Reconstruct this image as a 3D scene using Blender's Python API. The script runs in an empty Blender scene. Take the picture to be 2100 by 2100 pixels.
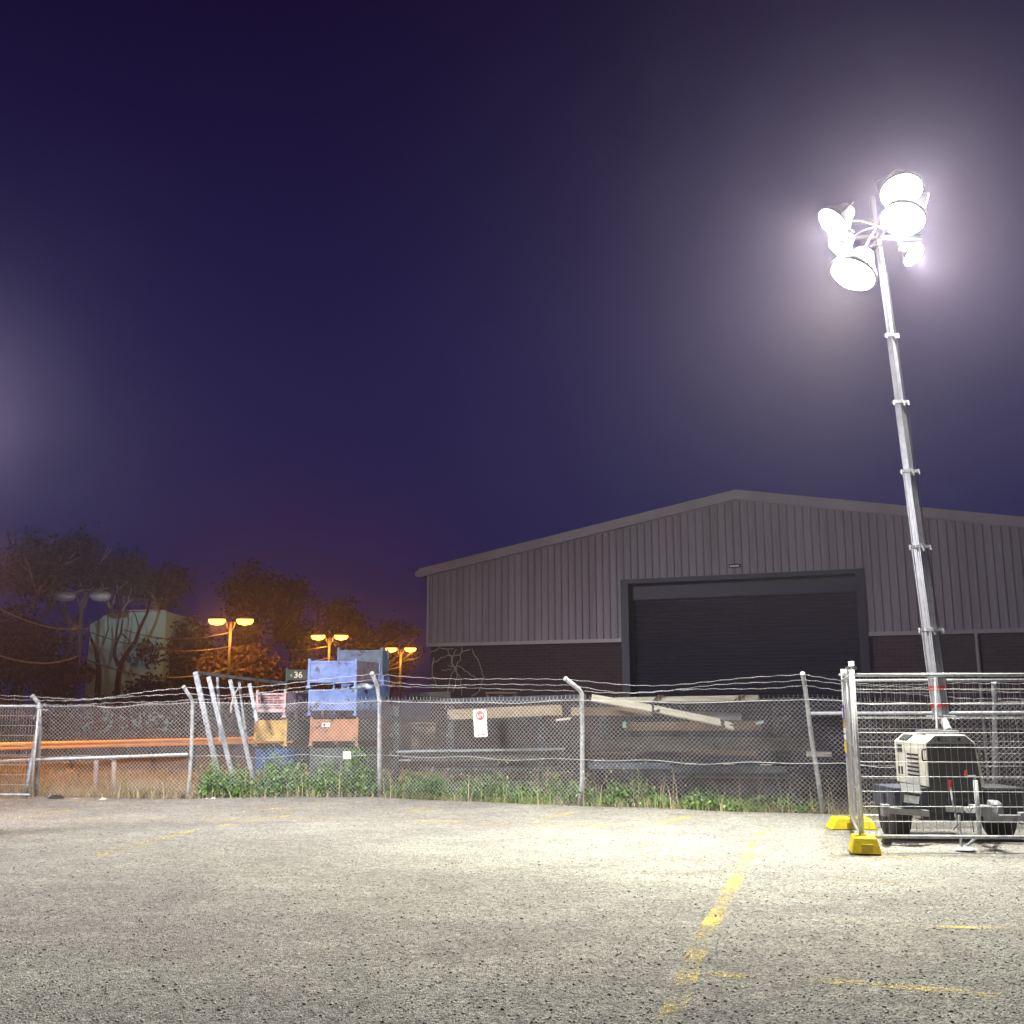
import bpy, math, random
import numpy as np
from mathutils import Vector, Matrix
random.seed(7); np.random.seed(7)
C = bpy.context.scene.collection
S = bpy.context.scene
R = math.radians

# ------------------------------------------------------------------ camera
EYE = 1.6
PITCH = math.atan(405 / 2100)
cam = bpy.data.cameras.new('camera'); camo = bpy.data.objects.new('camera', cam); C.objects.link(camo)
cam.sensor_width = 36; cam.lens = 36; cam.clip_start = 0.1; cam.clip_end = 3000
camo.location = (0, 0, EYE); camo.rotation_euler = (math.pi / 2 + PITCH, 0, 0)
S.camera = camo

# ------------------------------------------------------------------ night sky
w = bpy.data.worlds.new('World'); S.world = w; w.use_nodes = True
nt = w.node_tree; N = nt.nodes; Lk = nt.links; N.clear()
out = N.new('ShaderNodeOutputWorld')
sky = N.new('ShaderNodeTexSky'); sky.sky_type = 'NISHITA'; sky.sun_disc = False
sky.sun_elevation = R(-4); sky.sun_rotation = R(200)
bg1 = N.new('ShaderNodeBackground'); bg1.inputs[1].default_value = 0.004
Lk.new(sky.outputs[0], bg1.inputs[0])
tc = N.new('ShaderNodeTexCoord'); sep = N.new('ShaderNodeSeparateXYZ'); Lk.new(tc.outputs['Generated'], sep.inputs[0])
ramp = N.new('ShaderNodeValToRGB')
el = ramp.color_ramp.elements
el[0].position = 0.0; el[0].color = (0.0045, 0.0045, 0.036, 1)
el[1].position = 1.0; el[1].color = (0.0030, 0.0010, 0.012, 1)
e = el.new(0.16); e.color = (0.0065, 0.0065, 0.062, 1)
e = el.new(0.34); e.color = (0.0075, 0.0055, 0.055, 1)
e = el.new(0.60); e.color = (0.0060, 0.0022, 0.026, 1)
Lk.new(sep.outputs[2], ramp.inputs[0])
bg2 = N.new('ShaderNodeBackground'); bg2.inputs[1].default_value = 1.0
Lk.new(ramp.outputs[0], bg2.inputs[0])
add = N.new('ShaderNodeAddShader'); Lk.new(bg1.outputs[0], add.inputs[0]); Lk.new(bg2.outputs[0], add.inputs[1])
Lk.new(add.outputs[0], out.inputs[0])

S.view_settings.view_transform = 'Standard'; S.view_settings.look = 'None'
S.view_settings.exposure = 0.0; S.view_settings.gamma = 1.0
cy = S.cycles
cy.use_denoising = True
cy.max_bounces = 5; cy.diffuse_bounces = 2; cy.glossy_bounces = 3; cy.volume_bounces = 0; cy.transmission_bounces = 2
cy.transparent_max_bounces = 8
cy.sample_clamp_indirect = 3.0

TOWER_W = 620.0      # watts of one flood head
SODIUM_W = 1000.0
HAZE = 0.0013

# ------------------------------------------------------------------ survey helpers: sight line through a photo point (2100 px) met with a real plane
cth, sth = math.cos(PITCH), math.sin(PITCH)
def ray(px, py):
    x = (px - 1050) / 2100; u = (1050 - py) / 2100
    return (x, cth - u * sth, sth + u * cth)
def P(px, py, Y):
    r = ray(px, py); k = Y / r[1]; return Vector((r[0] * k, Y, EYE + r[2] * k))
def G(px, py, z=0.0):
    r = ray(px, py); k = (z - EYE) / r[2]; return Vector((r[0] * k, r[1] * k, z))

# ------------------------------------------------------------------ mesh builder
class MB:
    def __init__(s): s.v = []; s.f = []; s.mi = []; s.cur = 0
    def add(s, vs, fs):
        b = len(s.v); s.v += [tuple(v) for v in vs]
        for f in fs: s.f.append([b + i for i in f]); s.mi.append(s.cur)
        return s
    def box(s, c, d, M=None):
        x, y, z = d[0] / 2, d[1] / 2, d[2] / 2
        vs = [Vector((a * x, b * y, e * z)) for a in (-1, 1) for b in (-1, 1) for e in (-1, 1)]
        if M is not None: vs = [M @ v for v in vs]
        vs = [v + Vector(c) for v in vs]
        return s.add(vs, [(0, 1, 3, 2), (4, 6, 7, 5), (0, 4, 5, 1), (2, 3, 7, 6), (0, 2, 6, 4), (1, 5, 7, 3)])
    def hexa(s, bot, top):
        return s.add(list(bot) + list(top), [(3, 2, 1, 0), (4, 5, 6, 7), (0, 1, 5, 4), (1, 2, 6, 5), (2, 3, 7, 6), (3, 0, 4, 7)])
    def beam(s, a, b, wd, ht, up=(0, 0, 1)):
        a = Vector(a); b = Vector(b); d = (b - a).normalized(); up = Vector(up)
        if abs(d.dot(up)) > .98: up = Vector((0, 1, 0))
        x = d.cross(up).normalized() * wd / 2; u = x.cross(d).normalized() * ht / 2
        return s.hexa([a - x - u, a + x - u, a + x + u, a - x + u], [b - x - u, b + x - u, b + x + u, b - x + u])
    def tube(s, pts, r, n=8, cap=True):
        pts = [Vector(p) for p in pts]; m = len(pts)
        rs = r if isinstance(r, (list, tuple)) else [r] * m
        rings = []; px = None
        for i, p in enumerate(pts):
            d = (pts[min(i + 1, m - 1)] - pts[max(i - 1, 0)]).normalized()
            if px is None:
                px = d.cross(Vector((0, 0, 1)) if abs(d.z) < .9 else Vector((1, 0, 0))).normalized()
            else:
                px = (px - d * px.dot(d)).normalized()
            py = d.cross(px)
            rings.append([p + (px * math.cos(2 * math.pi * k / n) + py * math.sin(2 * math.pi * k / n)) * rs[i] for k in range(n)])
        vs = [v for rg in rings for v in rg]; fs = []
        for i in range(m - 1):
            for k in range(n):
                k2 = (k + 1) % n
                fs.append((i * n + k, i * n + k2, (i + 1) * n + k2, (i + 1) * n + k))
        if cap: fs += [tuple(range(n - 1, -1, -1)), tuple((m - 1) * n + k for k in range(n))]
        return s.add(vs, fs)
    def prism(s, poly, off):
        n = len(poly); a = [Vector(p) for p in poly]; o = Vector(off); b = [p + o for p in a]
        return s.add(a + b, [tuple(range(n - 1, -1, -1)), tuple(range(n, 2 * n))] + [(i, (i + 1) % n, n + (i + 1) % n, n + i) for i in range(n)])
    def lathe(s, c, prof, n=20, axis='z'):
        vs = []; fs = []; c = Vector(c)
        for r, h in prof:
            for k in range(n):
                a = 2 * math.pi * k / n
                p = (r * math.cos(a), r * math.sin(a), h)
                if axis == 'x': p = (h, r * math.cos(a), r * math.sin(a))
                if axis == 'y': p = (r * math.cos(a), h, r * math.sin(a))
                vs.append(c + Vector(p))
        m = len(prof)
        for i in range(m - 1):
            for k in range(n):
                k2 = (k + 1) % n; fs.append((i * n + k, i * n + k2, (i + 1) * n + k2, (i + 1) * n + k))
        fs += [tuple(range(n - 1, -1, -1)), tuple((m - 1) * n + k for k in range(n))]
        return s.add(vs, fs)
    def build(s, name, mat, parent=None, bevel=0, smooth=False, fixn=True):
        me = bpy.data.meshes.new(name); me.from_pydata(s.v, [], s.f)
        mats = mat if isinstance(mat, (list, tuple)) else [mat]
        for m in mats: me.materials.append(m)
        if len(mats) > 1:
            for p, i in zip(me.polygons, s.mi): p.material_index = i
        if fixn:
            import bmesh
            bm = bmesh.new(); bm.from_mesh(me); bmesh.ops.recalc_face_normals(bm, faces=bm.faces); bm.to_mesh(me); bm.free()
        if smooth:
            for p in me.polygons: p.use_smooth = True
        o = bpy.data.objects.new(name, me); C.objects.link(o)
        if parent is not None: o.parent = parent; o.matrix_parent_inverse = parent.matrix_basis.inverted()
        if bevel:
            b = o.modifiers.new('bevel', 'BEVEL'); b.width = bevel; b.segments = 2; b.limit_method = 'ANGLE'; b.angle_limit = R(40)
        return o

def quick(name, verts, faces, mat, parent=None):
    """numpy verts (n,3), faces (m,k)"""
    me = bpy.data.meshes.new(name); nv = len(verts); nf, k = faces.shape
    me.vertices.add(nv); me.vertices.foreach_set('co', np.asarray(verts, dtype=np.float32).ravel())
    me.loops.add(nf * k); me.loops.foreach_set('vertex_index', faces.astype(np.int32).ravel())
    me.polygons.add(nf); me.polygons.foreach_set('loop_start', np.arange(0, nf * k, k, dtype=np.int32))
    me.update(calc_edges=True); me.validate()
    me.materials.append(mat)
    o = bpy.data.objects.new(name, me); C.objects.link(o)
    if parent is not None: o.parent = parent; o.matrix_parent_inverse = parent.matrix_basis.inverted()
    return o

def tag(o, label=None, cat=None, group=None, kind=None):
    if label: o['label'] = label
    if cat: o['category'] = cat
    if group: o['group'] = group
    if kind: o['kind'] = kind
    return o
def empty(name, loc=(0, 0, 0), label=None, cat=None, group=None):
    o = bpy.data.objects.new(name, None); C.objects.link(o); o.location = loc; o.empty_display_size = .2
    return tag(o, label, cat, group)
def copy_tree(o, parent=None):
    c = o.copy(); C.objects.link(c)
    if parent is not None: c.parent = parent
    for ch in list(o.children): copy_tree(ch, c)
    return c

# ------------------------------------------------------------------ materials
def mat(name, col, rough=.6, metal=0, var=.25, scale=6, bump=0, bscale=40, col2=None, spec=.5, coords='Object', stretch=None, detail=6, rust=0):
    m = bpy.data.materials.new(name); m.use_nodes = True; n = m.node_tree.nodes; l = m.node_tree.links
    b = n['Principled BSDF']; b.inputs['Roughness'].default_value = rough; b.inputs['Metallic'].default_value = metal
    b.inputs['Specular IOR Level'].default_value = spec
    t = n.new('ShaderNodeTexCoord'); src = t.outputs[coords]
    if stretch:
        mp = n.new('ShaderNodeMapping'); mp.inputs['Scale'].default_value = stretch; l.new(src, mp.inputs[0]); src = mp.outputs[0]
    no = n.new('ShaderNodeTexNoise'); no.inputs['Scale'].default_value = scale; no.inputs['Detail'].default_value = detail; l.new(src, no.inputs[0])
    r = n.new('ShaderNodeValToRGB'); l.new(no.outputs[0], r.inputs[0])
    a = col2 if col2 else tuple(c * (1 - var) for c in col)
    r.color_ramp.elements[0].position = .35; r.color_ramp.elements[0].color = (*a, 1)
    r.color_ramp.elements[1].position = .65; r.color_ramp.elements[1].color = (*(tuple(min(1, c * (1 + var * .6)) for c in col) if not col2 else col), 1)
    cs = r.outputs[0]
    if rust:
        n3 = n.new('ShaderNodeTexNoise'); n3.inputs['Scale'].default_value = 4.5; n3.inputs['Detail'].default_value = 9; n3.inputs['Roughness'].default_value = .72; l.new(t.outputs[coords], n3.inputs[0])
        r3 = n.new('ShaderNodeValToRGB'); r3.color_ramp.elements[0].position = .62 - rust * .12; r3.color_ramp.elements[1].position = .70 - rust * .12; l.new(n3.outputs[0], r3.inputs[0])
        mx = n.new('ShaderNodeMix'); mx.data_type = 'RGBA'; l.new(r3.outputs[0], mx.inputs[0]); l.new(cs, mx.inputs[6]); mx.inputs[7].default_value = (.10, .055, .035, 1); cs = mx.outputs[2]
    l.new(cs, b.inputs['Base Color'])
    if bump:
        n2 = n.new('ShaderNodeTexNoise'); n2.inputs['Scale'].default_value = bscale; n2.inputs['Detail'].default_value = 4; l.new(src, n2.inputs[0])
        bu = n.new('ShaderNodeBump'); bu.inputs['Strength'].default_value = bump; bu.inputs['Distance'].default_value = .02
        l.new(n2.outputs[0], bu.inputs['Height']); l.new(bu.outputs[0], b.inputs['Normal'])
    return m
def leafmat(name, c1, c2, rough=.6):
    m = bpy.data.materials.new(name); m.use_nodes = True; n = m.node_tree.nodes; l = m.node_tree.links
    b = n['Principled BSDF']; b.inputs['Roughness'].default_value = rough
    g = n.new('ShaderNodeNewGeometry'); r = n.new('ShaderNodeValToRGB'); l.new(g.outputs['Random Per Island'], r.inputs[0])
    r.color_ramp.elements[0].color = (*c1, 1); r.color_ramp.elements[1].color = (*c2, 1)
    l.new(r.outputs[0], b.inputs['Base Color'])
    return m
def emit(name, col, st):
    m = bpy.data.materials.new(name); m.use_nodes = True; n = m.node_tree.nodes; l = m.node_tree.links; n.remove(n['Principled BSDF'])
    e = n.new('ShaderNodeEmission'); e.inputs[0].default_value = (*col, 1); e.inputs[1].default_value = st
    l.new(e.outputs[0], n['Material Output'].inputs[0]); m.cycles.emission_sampling = 'NONE'; return m

M = {}
M['galv'] = mat('galvanised_steel', (.44, .45, .46), .45, .25, .25, 18, .15, 60)
M['galv_dull'] = mat('dull_galvanised_steel', (.30, .31, .33), .55, .25, .35, 14, .2, 50)
M['wire'] = mat('galvanised_wire', (.60, .60, .60), .5, .1, .2, 9)
M['wire_dim'] = mat('dimmed_wire', (.40, .385, .39), .6, .15, .35, 3)  # darker wire copy; weak light on dim bays and back panel put into colour
M['alu'] = mat('aluminium', (.33, .33, .35), .42, .5, .15, 12, .08, 60)
M['black'] = mat('black_plastic', (.018, .018, .020), .5, 0, .3, 8, .1, 50)
M['rubber'] = mat('tyre_rubber', (.022, .022, .022), .8, 0, .3, 20, .3, 60)
M['cream'] = mat('cream_canopy_paint', (.70, .67, .57), .45, 0, .16, 3.5, .03, 40, spec=.4)
M['charcoal'] = mat('charcoal_panel', (.050, .050, .052), .55, 0, .25, 8, .05, 50)
M['greychassis'] = mat('grey_steel', (.22, .23, .25), .5, .3, .3, 8, .1, 40)
M['navy_guard'] = mat('dark_blue_grey_guard', (.075, .08, .11), .5, .2, .3, 8, .1, 40)
M['wood_tan'] = mat('tan_timber', (.26, .19, .11), .8, 0, .3, 3, .4, 20, stretch=(1, 8, 8), col2=(.20, .15, .09))
M['red'] = mat('red_plastic', (.55, .03, .025), .45, 0, .15, 8)
M['redband'] = mat('red_tape', (.50, .03, .04), .5, 0, .2, 15)
M['yellow'] = mat('yellow_plastic', (.72, .56, .010), .55, 0, .18, 9, .15, 40)
M['white'] = mat('white_sign', (.78, .78, .72), .5, 0, .06, 8)
M['signred'] = mat('sign_red', (.42, .02, .03), .5, 0, .05, 8)
M['lens'] = emit('flood_lens', (1.0, 1.0, .90), 60)
M['blue'] = mat('blue_painted_steel', (.21, .29, .56), .5, .1, .3, 5, .25, 9, col2=(.13, .18, .40), rust=.55)
M['blue_dark'] = mat('dark_blue_steel', (.03, .09, .28), .5, .1, .4, 5, .2, 12)
M['blue_faded'] = mat('faded_blue_steel', (.22, .30, .50), .6, .1, .3, 3, .25, 9, col2=(.15, .16, .17), rust=.55)
M['green'] = mat('green_painted_steel', (.045, .09, .055), .6, .1, .4, 6, .2, 14, col2=(.07, .045, .03), rust=.55)
M['pink'] = mat('faded_pink_board', (.52, .36, .36), .7, 0, .2, 5, .1, 30, rust=.55)
M['mauve'] = mat('mauve_steel', (.22, .17, .22), .6, .1, .3, 6, .1, 20)
M['ochre'] = mat('yellow_painted_steel', (.62, .36, .06), .55, .1, .3, 6, .2, 14, col2=(.40, .24, .05), rust=.55)
M['rust'] = mat('orange_rust_steel', (.46, .20, .10), .7, .1, .3, 6, .2, 14, col2=(.34, .17, .10), rust=.55)
M['darkgreen'] = mat('dark_grey_green_steel', (.09, .11, .10), .7, .1, .4, 5, .2, 12)
M['wood_pale'] = mat('weathered_pale_timber', (.50, .46, .36), .8, 0, .3, 3, .4, 20, stretch=(1, 8, 8), col2=(.34, .31, .24))
M['wood_grey'] = mat('grey_timber', (.085, .075, .066), .85, 0, .3, 3, .4, 20, stretch=(1, 8, 8), col2=(.04, .036, .032))
M['wood_brown'] = mat('brown_timber', (.14, .085, .05), .8, 0, .3, 3, .4, 20, stretch=(1, 8, 8), col2=(.10, .06, .035))
M['wood_dark'] = mat('dark_timber', (.09, .075, .06), .85, 0, .4, 3, .4, 20, stretch=(1, 8, 8))
M['steel_dark'] = mat('dark_steel', (.06, .06, .068), .55, .4, .4, 5, .2, 20)
M['steel_blue'] = mat('blue_grey_steel', (.09, .115, .14), .6, .2, .3, 4, .2, 20)
M['sodium'] = emit('sodium_bowl', (1.0, .44, .05), 9)
M['pole'] = mat('lamp_pole_paint', (.16, .14, .12), .6, .2, .2, 3)
M['bark'] = mat('pale_gum_bark', (.34, .30, .26), .85, 0, .35, 2, .4, 8, stretch=(1, 1, .3))
M['bark_dark'] = mat('dark_bark', (.05, .04, .035), .9, 0, .35, 2, .4, 8)
M['plastic_film'] = mat('crumpled_plastic_film', (.62, .66, .75), .3, 0, .25, 12, .8, 22)
M['orange'] = mat('orange_light_trail', (.95, .46, .05), .45, 0, .15, 2)  # vivid colour stands for the glow of a light trail
M['paper'] = mat('paper', (.70, .66, .45), .7, 0, .15, 20)
M['purple'] = mat('purple_sign', (.16, .05, .42), .5, 0, .1, 8)
M['dark_ink'] = mat('dark_ink', (.03, .03, .04), .6, 0, .1, 8)
M['ink_red'] = mat('faded_red_ink', (.20, .05, .06), .6, 0, .2, 30)
M['number'] = mat('cream_number_paint', (.75, .68, .52), .6, 0, .2, 30)

# ------------------------------------------------------------------ ground
def ground_mat():
    m = bpy.data.materials.new('gravel_asphalt'); m.use_nodes = True; n = m.node_tree.nodes; l = m.node_tree.links
    b = n['Principled BSDF']; b.inputs['Roughness'].default_value = .9; b.inputs['Specular IOR Level'].default_value = .25
    t = n.new('ShaderNodeTexCoord'); src = t.outputs['Object']
    def noise(sc, det=5, rough=.6):
        x = n.new('ShaderNodeTexNoise'); x.inputs['Scale'].default_value = sc; x.inputs['Detail'].default_value = det; x.inputs['Roughness'].default_value = rough
        l.new(src, x.inputs[0]); return x.outputs[0]
    def rmp(v, a, ca, bb, cb):
        x = n.new('ShaderNodeValToRGB'); x.color_ramp.elements[0].position = a; x.color_ramp.elements[0].color = (*ca, 1)
        x.color_ramp.elements[1].position = bb; x.color_ramp.elements[1].color = (*cb, 1); l.new(v, x.inputs[0]); return x.outputs[0]
    def mix(kind, f, a, c):
        x = n.new('ShaderNodeMix'); x.data_type = 'RGBA'; x.blend_type = kind; x.inputs[0].default_value = f
        l.new(a, x.inputs[6]); l.new(c, x.inputs[7]); return x.outputs[2]
    mpt_ = n.new('ShaderNodeMapping'); mpt_.inputs['Scale'].default_value = (.7, 1.3, 1); mpt_.inputs['Rotation'].default_value = (0, 0, R(8)); l.new(src, mpt_.inputs[0])
    st_ = n.new('ShaderNodeTexNoise'); st_.inputs['Scale'].default_value = 1.4; st_.inputs['Detail'].default_value = 6; st_.inputs['Distortion'].default_value = 1.2; l.new(mpt_.outputs[0], st_.inputs[0])
    streak = rmp(st_.outputs[0], .3, (.84, .83, .83), .7, (1.10, 1.10, 1.08))
    big = rmp(noise(.55, 5), .3, (.225, .212, .208), .7, (.31, .304, .28))
    mid = rmp(noise(9, 5, .7), .3, (.72, .72, .72), .7, (1.15, 1.15, 1.13))
    vo = n.new('ShaderNodeTexVoronoi'); vo.inputs['Scale'].default_value = 80; l.new(src, vo.inputs[0])
    hs = n.new('ShaderNodeSeparateColor'); l.new(vo.outputs['Color'], hs.inputs[0])
    fine = rmp(hs.outputs[0], .05, (.40, .39, .39), .95, (1.5, 1.48, 1.42))
    c = mix('MULTIPLY', 1, mix('MULTIPLY', 1, mix('MULTIPLY', 1, big, streak), mid), fine)
    l.new(c, b.inputs['Base Color'])
    # stones and pits
    mu = n.new('ShaderNodeMath'); mu.operation = 'MULTIPLY_ADD'; l.new(vo.outputs['Distance'], mu.inputs[0]); mu.inputs[1].default_value = -.9
    l.new(noise(38, 4, .7), mu.inputs[2])
    bu = n.new('ShaderNodeBump'); bu.inputs['Strength'].default_value = 1.0; bu.inputs['Distance'].default_value = .014; l.new(mu.outputs[0], bu.inputs['Height'])
    bu2 = n.new('ShaderNodeBump'); bu2.inputs['Strength'].default_value = .8; bu2.inputs['Distance'].default_value = .05; l.new(noise(4.5, 4, .6), bu2.inputs['Height'])
    l.new(bu2.outputs[0], bu.inputs['Normal']); l.new(bu.outputs[0], b.inputs['Normal'])
    return m
M['gravel'] = ground_mat()
M['soil'] = mat('dark_soil', (.075, .058, .040), .95, 0, .4, 2.5, .8, 18, coords='Object')
M['road'] = mat('road_asphalt', (.045, .045, .048), .85, 0, .25, 5, .3, 60)

g = MB(); g.add([(-260, -40, -.05), (260, -40, -.05), (260, 260, -.05), (-260, 260, -.05)], [(0, 1, 2, 3)])
tag(g.build('ground', M['soil']), 'dark bare soil stretching away beyond the fence', kind='structure')

FB = [(-16.0, 20.2), (-12.3, 19.9), (-8.8, 19.56), (-5.81, 19.15), (-2.44, 19.46), (1.10, 17.65), (4.83, 16.44), (8.3, 15.35), (11.9, 14.3)]
def fence_y(x):
    for (x0, y0), (x1, y1) in zip(FB, FB[1:]):
        if x <= x1: return y0 + (y1 - y0) * (x - x0) / (x1 - x0)
    return FB[-1][1]
# the lot: a gently uneven gravel sheet whose broken far edge runs along the fence
vs = []; nx = 300; ny = 140
X = np.linspace(-16, 11.9, nx)
rng = np.random.RandomState(3)
def wob(x, s): return sum(math.sin(x * f * s + p) * a for f, p, a in ((1.1, .4, .5), (2.7, 1.9, .28), (6.1, 4, .15), (13.7, 2, .07)))
def relief(x, y):
    d = fence_y(x) - y
    rise = .035 * math.exp(-((d - .3) / .8) ** 2)
    return rise + .012 * math.sin(x * .9 + y * .6) * math.sin(y * .7 - x * .3) + .006 * math.sin(x * 2.9 + 1) * math.sin(y * 2.3)
gv = []
for j in range(ny):
    t = j / (ny - 1)
    for x in X:
        yf = fence_y(x) - .12 + .10 * wob(x, 1.0)
        y = -6 + (yf + 6) * t ** .8
        gv.append((x, y, relief(x, y) if y > 0 else 0))
for x in X:
    yf = fence_y(x) - .12 + .10 * wob(x, 1.0); gv.append((x, yf + .05, -.08))
idx = np.arange((ny + 1) * nx).reshape(ny + 1, nx)
fc = np.stack([idx[:-1, :-1], idx[:-1, 1:], idx[1:, 1:], idx[1:, :-1]], -1).reshape(-1, 4)
lot = quick('parking_lot', np.array(gv), fc, M['gravel'])
for p in lot.data.polygons: p.use_smooth = True
tag(lot, 'worn grey gravelly asphalt parking lot', kind='structure')

r_ = MB(); r_.add([(-260, 27.2, -.03), (-1.5, 25.4, -.03), (-1.5, 31.5, -.03), (-260, 34.5, -.03)], [(0, 1, 2, 3)])
tag(r_.build('road', M['road']), 'dark road beyond the grass verge', kind='structure')

# loose stones
def stones(name, n, fn, smin, smax, m, label):
    base = np.array([(1, 0, 0), (-1, 0, 0), (0, 1, 0), (0, -1, 0), (0, 0, 1), (0, 0, -.6)], float)
    fcs = np.array([(0, 2, 4), (2, 1, 4), (1, 3, 4), (3, 0, 4), (2, 0, 5), (1, 2, 5), (3, 1, 5), (0, 3, 5)])
    V = []; F = []
    for i in range(n):
        x, y = fn(); s = random.uniform(smin, smax) * (random.random() ** 1.6 + .35)
        a = random.uniform(0, 6.28); ca, sa = math.cos(a), math.sin(a)
        v = base * (1 + np.random.uniform(-.35, .35, base.shape)) * (s, s * random.uniform(.6, 1), s * random.uniform(.4, .8))
        v += np.random.uniform(-.2, .2, v.shape) * s
        v = np.stack([v[:, 0] * ca - v[:, 1] * sa, v[:, 0] * sa + v[:, 1] * ca, v[:, 2]], 1) + (x, y, relief(x, y) + s * .15)
        V.append(v); F.append(fcs + 6 * i)
    return tag(quick(name, np.vstack(V), np.vstack(F), m), label, kind='stuff')
M['stone'] = leafmat('gravel_stone', (.11, .105, .10), (.42, .40, .36), .85)
def spot():
    while True:
        y = 5.2 + 12 * random.random() ** 1.7
        x = random.uniform(-.56, .56) * y
        if y < fence_y(x) - .3: return x, y
stones('gravel', 32000, spot, .004, .012, M['stone'], 'loose crushed gravel scattered over the parking lot')

# painted yellow markings, worn
def paint_mat(thr, col=(.66, .48, .07)):
    m = bpy.data.materials.new('worn_yellow_paint'); m.use_nodes = True; n = m.node_tree.nodes; l = m.node_tree.links
    b = n['Principled BSDF']; b.inputs['Roughness'].default_value = .8; b.inputs['Base Color'].default_value = (*col, 1)
    t = n.new('ShaderNodeTexCoord')
    no = n.new('ShaderNodeTexNoise'); no.inputs['Scale'].default_value = 48; no.inputs['Detail'].default_value = 6; no.inputs['Roughness'].default_value = .75; l.new(t.outputs['Object'], no.inputs[0])
    n2 = n.new('ShaderNodeTexNoise'); n2.inputs['Scale'].default_value = 1.7; n2.inputs['Detail'].default_value = 3; l.new(t.outputs['Object'], n2.inputs[0])
    ad = n.new('ShaderNodeMath'); ad.operation = 'MULTIPLY_ADD'; l.new(n2.outputs[0], ad.inputs[0]); ad.inputs[1].default_value = .7; l.new(no.outputs[0], ad.inputs[2])
    r = n.new('ShaderNodeValToRGB'); r.color_ramp.elements[0].position = thr - .10; r.color_ramp.elements[1].position = min(1, thr + .10); r.color_ramp.elements[1].color = (.85, .85, .85, 1); l.new(ad.outputs[0], r.inputs[0])
    tr = n.new('ShaderNodeBsdfTransparent'); mx = n.new('ShaderNodeMixShader')
    l.new(r.outputs[0], mx.inputs[0]); l.new(tr.outputs[0], mx.inputs[1]); l.new(b.outputs[0], mx.inputs[2]); l.new(mx.outputs[0], n['Material Output'].inputs[0])
    return m
PM = {'a': paint_mat(.945), 'b': paint_mat(.94), 'c': paint_mat(1.0)}
def line(pts, wd, k, label):
    pts = [G(*p) for p in pts]; V = []; Fq = []
    dense = []
    for a, b in zip(pts, pts[1:]):
        n_ = max(2, int((b - a).length / .15))
        dense += [a.lerp(b, i / n_) for i in range(n_)]
    dense.append(pts[-1])
    for i, p in enumerate(dense):
        d = (dense[min(i + 1, len(dense) - 1)] - dense[max(i - 1, 0)]).normalized(); sx = Vector((-d.y, d.x, 0)) * wd / 2
        for q in (p - sx, p + sx):
            V.append((q.x, q.y, relief(q.x, q.y) + .005))
    for i in range(len(dense) - 1): Fq.append((2 * i, 2 * i + 1, 2 * i + 3, 2 * i + 2))
    tag(quick('painted_line', np.array(V), np.array(Fq), PM[k]), label, kind='structure')
line([(1560, 1706), (1500, 1822), (1455, 1900), (1370, 2098)], .13, 'a', 'wide yellow painted line running towards the viewer')
line([(200, 1756), (270, 1736), (400, 1706), (545, 1680), (600, 1672)], .10, 'a', 'slanting yellow line at left of the lot')
line([(0, 1678), (300, 1680), (600, 1680), (900, 1683), (1320, 1698)], .09, 'b', 'long thin yellow line parallel to the fence')
line([(70, 1669), (145, 1660)], .12, 'a', 'short yellow dash near the left fence post')
line([(390, 1672), (590, 1659), (665, 1649)], .12, 'b', 'yellow dash in front of the leaning frame')
line([(800, 1668), (905, 1657)], .12, 'b', 'yellow dash in front of the weeds')
line([(1080, 1683), (1175, 1669)], .12, 'b', 'yellow dash in front of the bent centre post')
line([(1350, 1688), (1450, 1671)], .13, 'a', 'yellow dash in front of the timber racks')
line([(1540, 1706), (1720, 1697)], .10, 'b', 'yellow line running behind the plastic feet')
line([(1560, 1745), (1800, 1756), (2098, 1766)], .07, 'b', 'thin yellow line in front of the wire panel')
line([(1700, 1806), (1930, 1812)], .07, 'b', 'faint short line right of the wide line')
line([(1480, 1880), (1760, 1893), (2098, 1903)], .09, 'c', 'faint patchy line crossing the lower right')
line([(1450, 2000), (1760, 2020), (2060, 2045)], .12, 'c', 'broken yellow patches at the bottom right')

# ------------------------------------------------------------------ foliage helper
def leaves(name, pts, size, m, parent=None, upright=0.0, aspect=.5, tip=True):
    n = len(pts); pts = np.asarray(pts, float)
    size = np.broadcast_to(size, (n,)) * np.random.uniform(.6, 1.3, n)
    d = np.random.normal(size=(n, 3)); d[:, 2] += upright * 2.0 * np.sign(np.random.random(n) + 0); d /= np.linalg.norm(d, axis=1)[:, None]
    q = np.random.normal(size=(n, 3)); s = np.cross(d, q); s /= np.linalg.norm(s, axis=1)[:, None]
    a = d * size[:, None]; b = s * (size * aspect)[:, None]
    V = np.stack([pts - a * .5, pts + b * .5, pts + a * .5, pts - b * .5], 1).reshape(-1, 3)
    Fq = np.arange(4 * n).reshape(n, 4)
    return quick(name, V, Fq, m, parent)
def crown_points(blobs, n, cl=.9, per=28):
    out = []
    vol = np.array([b[3] * b[4] * b[5] for b in blobs]) ** .75; vol /= vol.sum()
    for b, fr in zip(blobs, vol):
        k = max(2, int(n * fr / per))
        for _ in range(k):
            d = np.random.normal(size=3); d /= np.linalg.norm(d); rr = random.random() ** .45
            c = np.array(b[:3]) + d * rr * np.array(b[3:6])
            out.append(c + np.random.normal(size=(per, 3)) * cl * random.uniform(.5, 1.1) * (1, 1, .7))
    return np.vstack(out)

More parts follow.
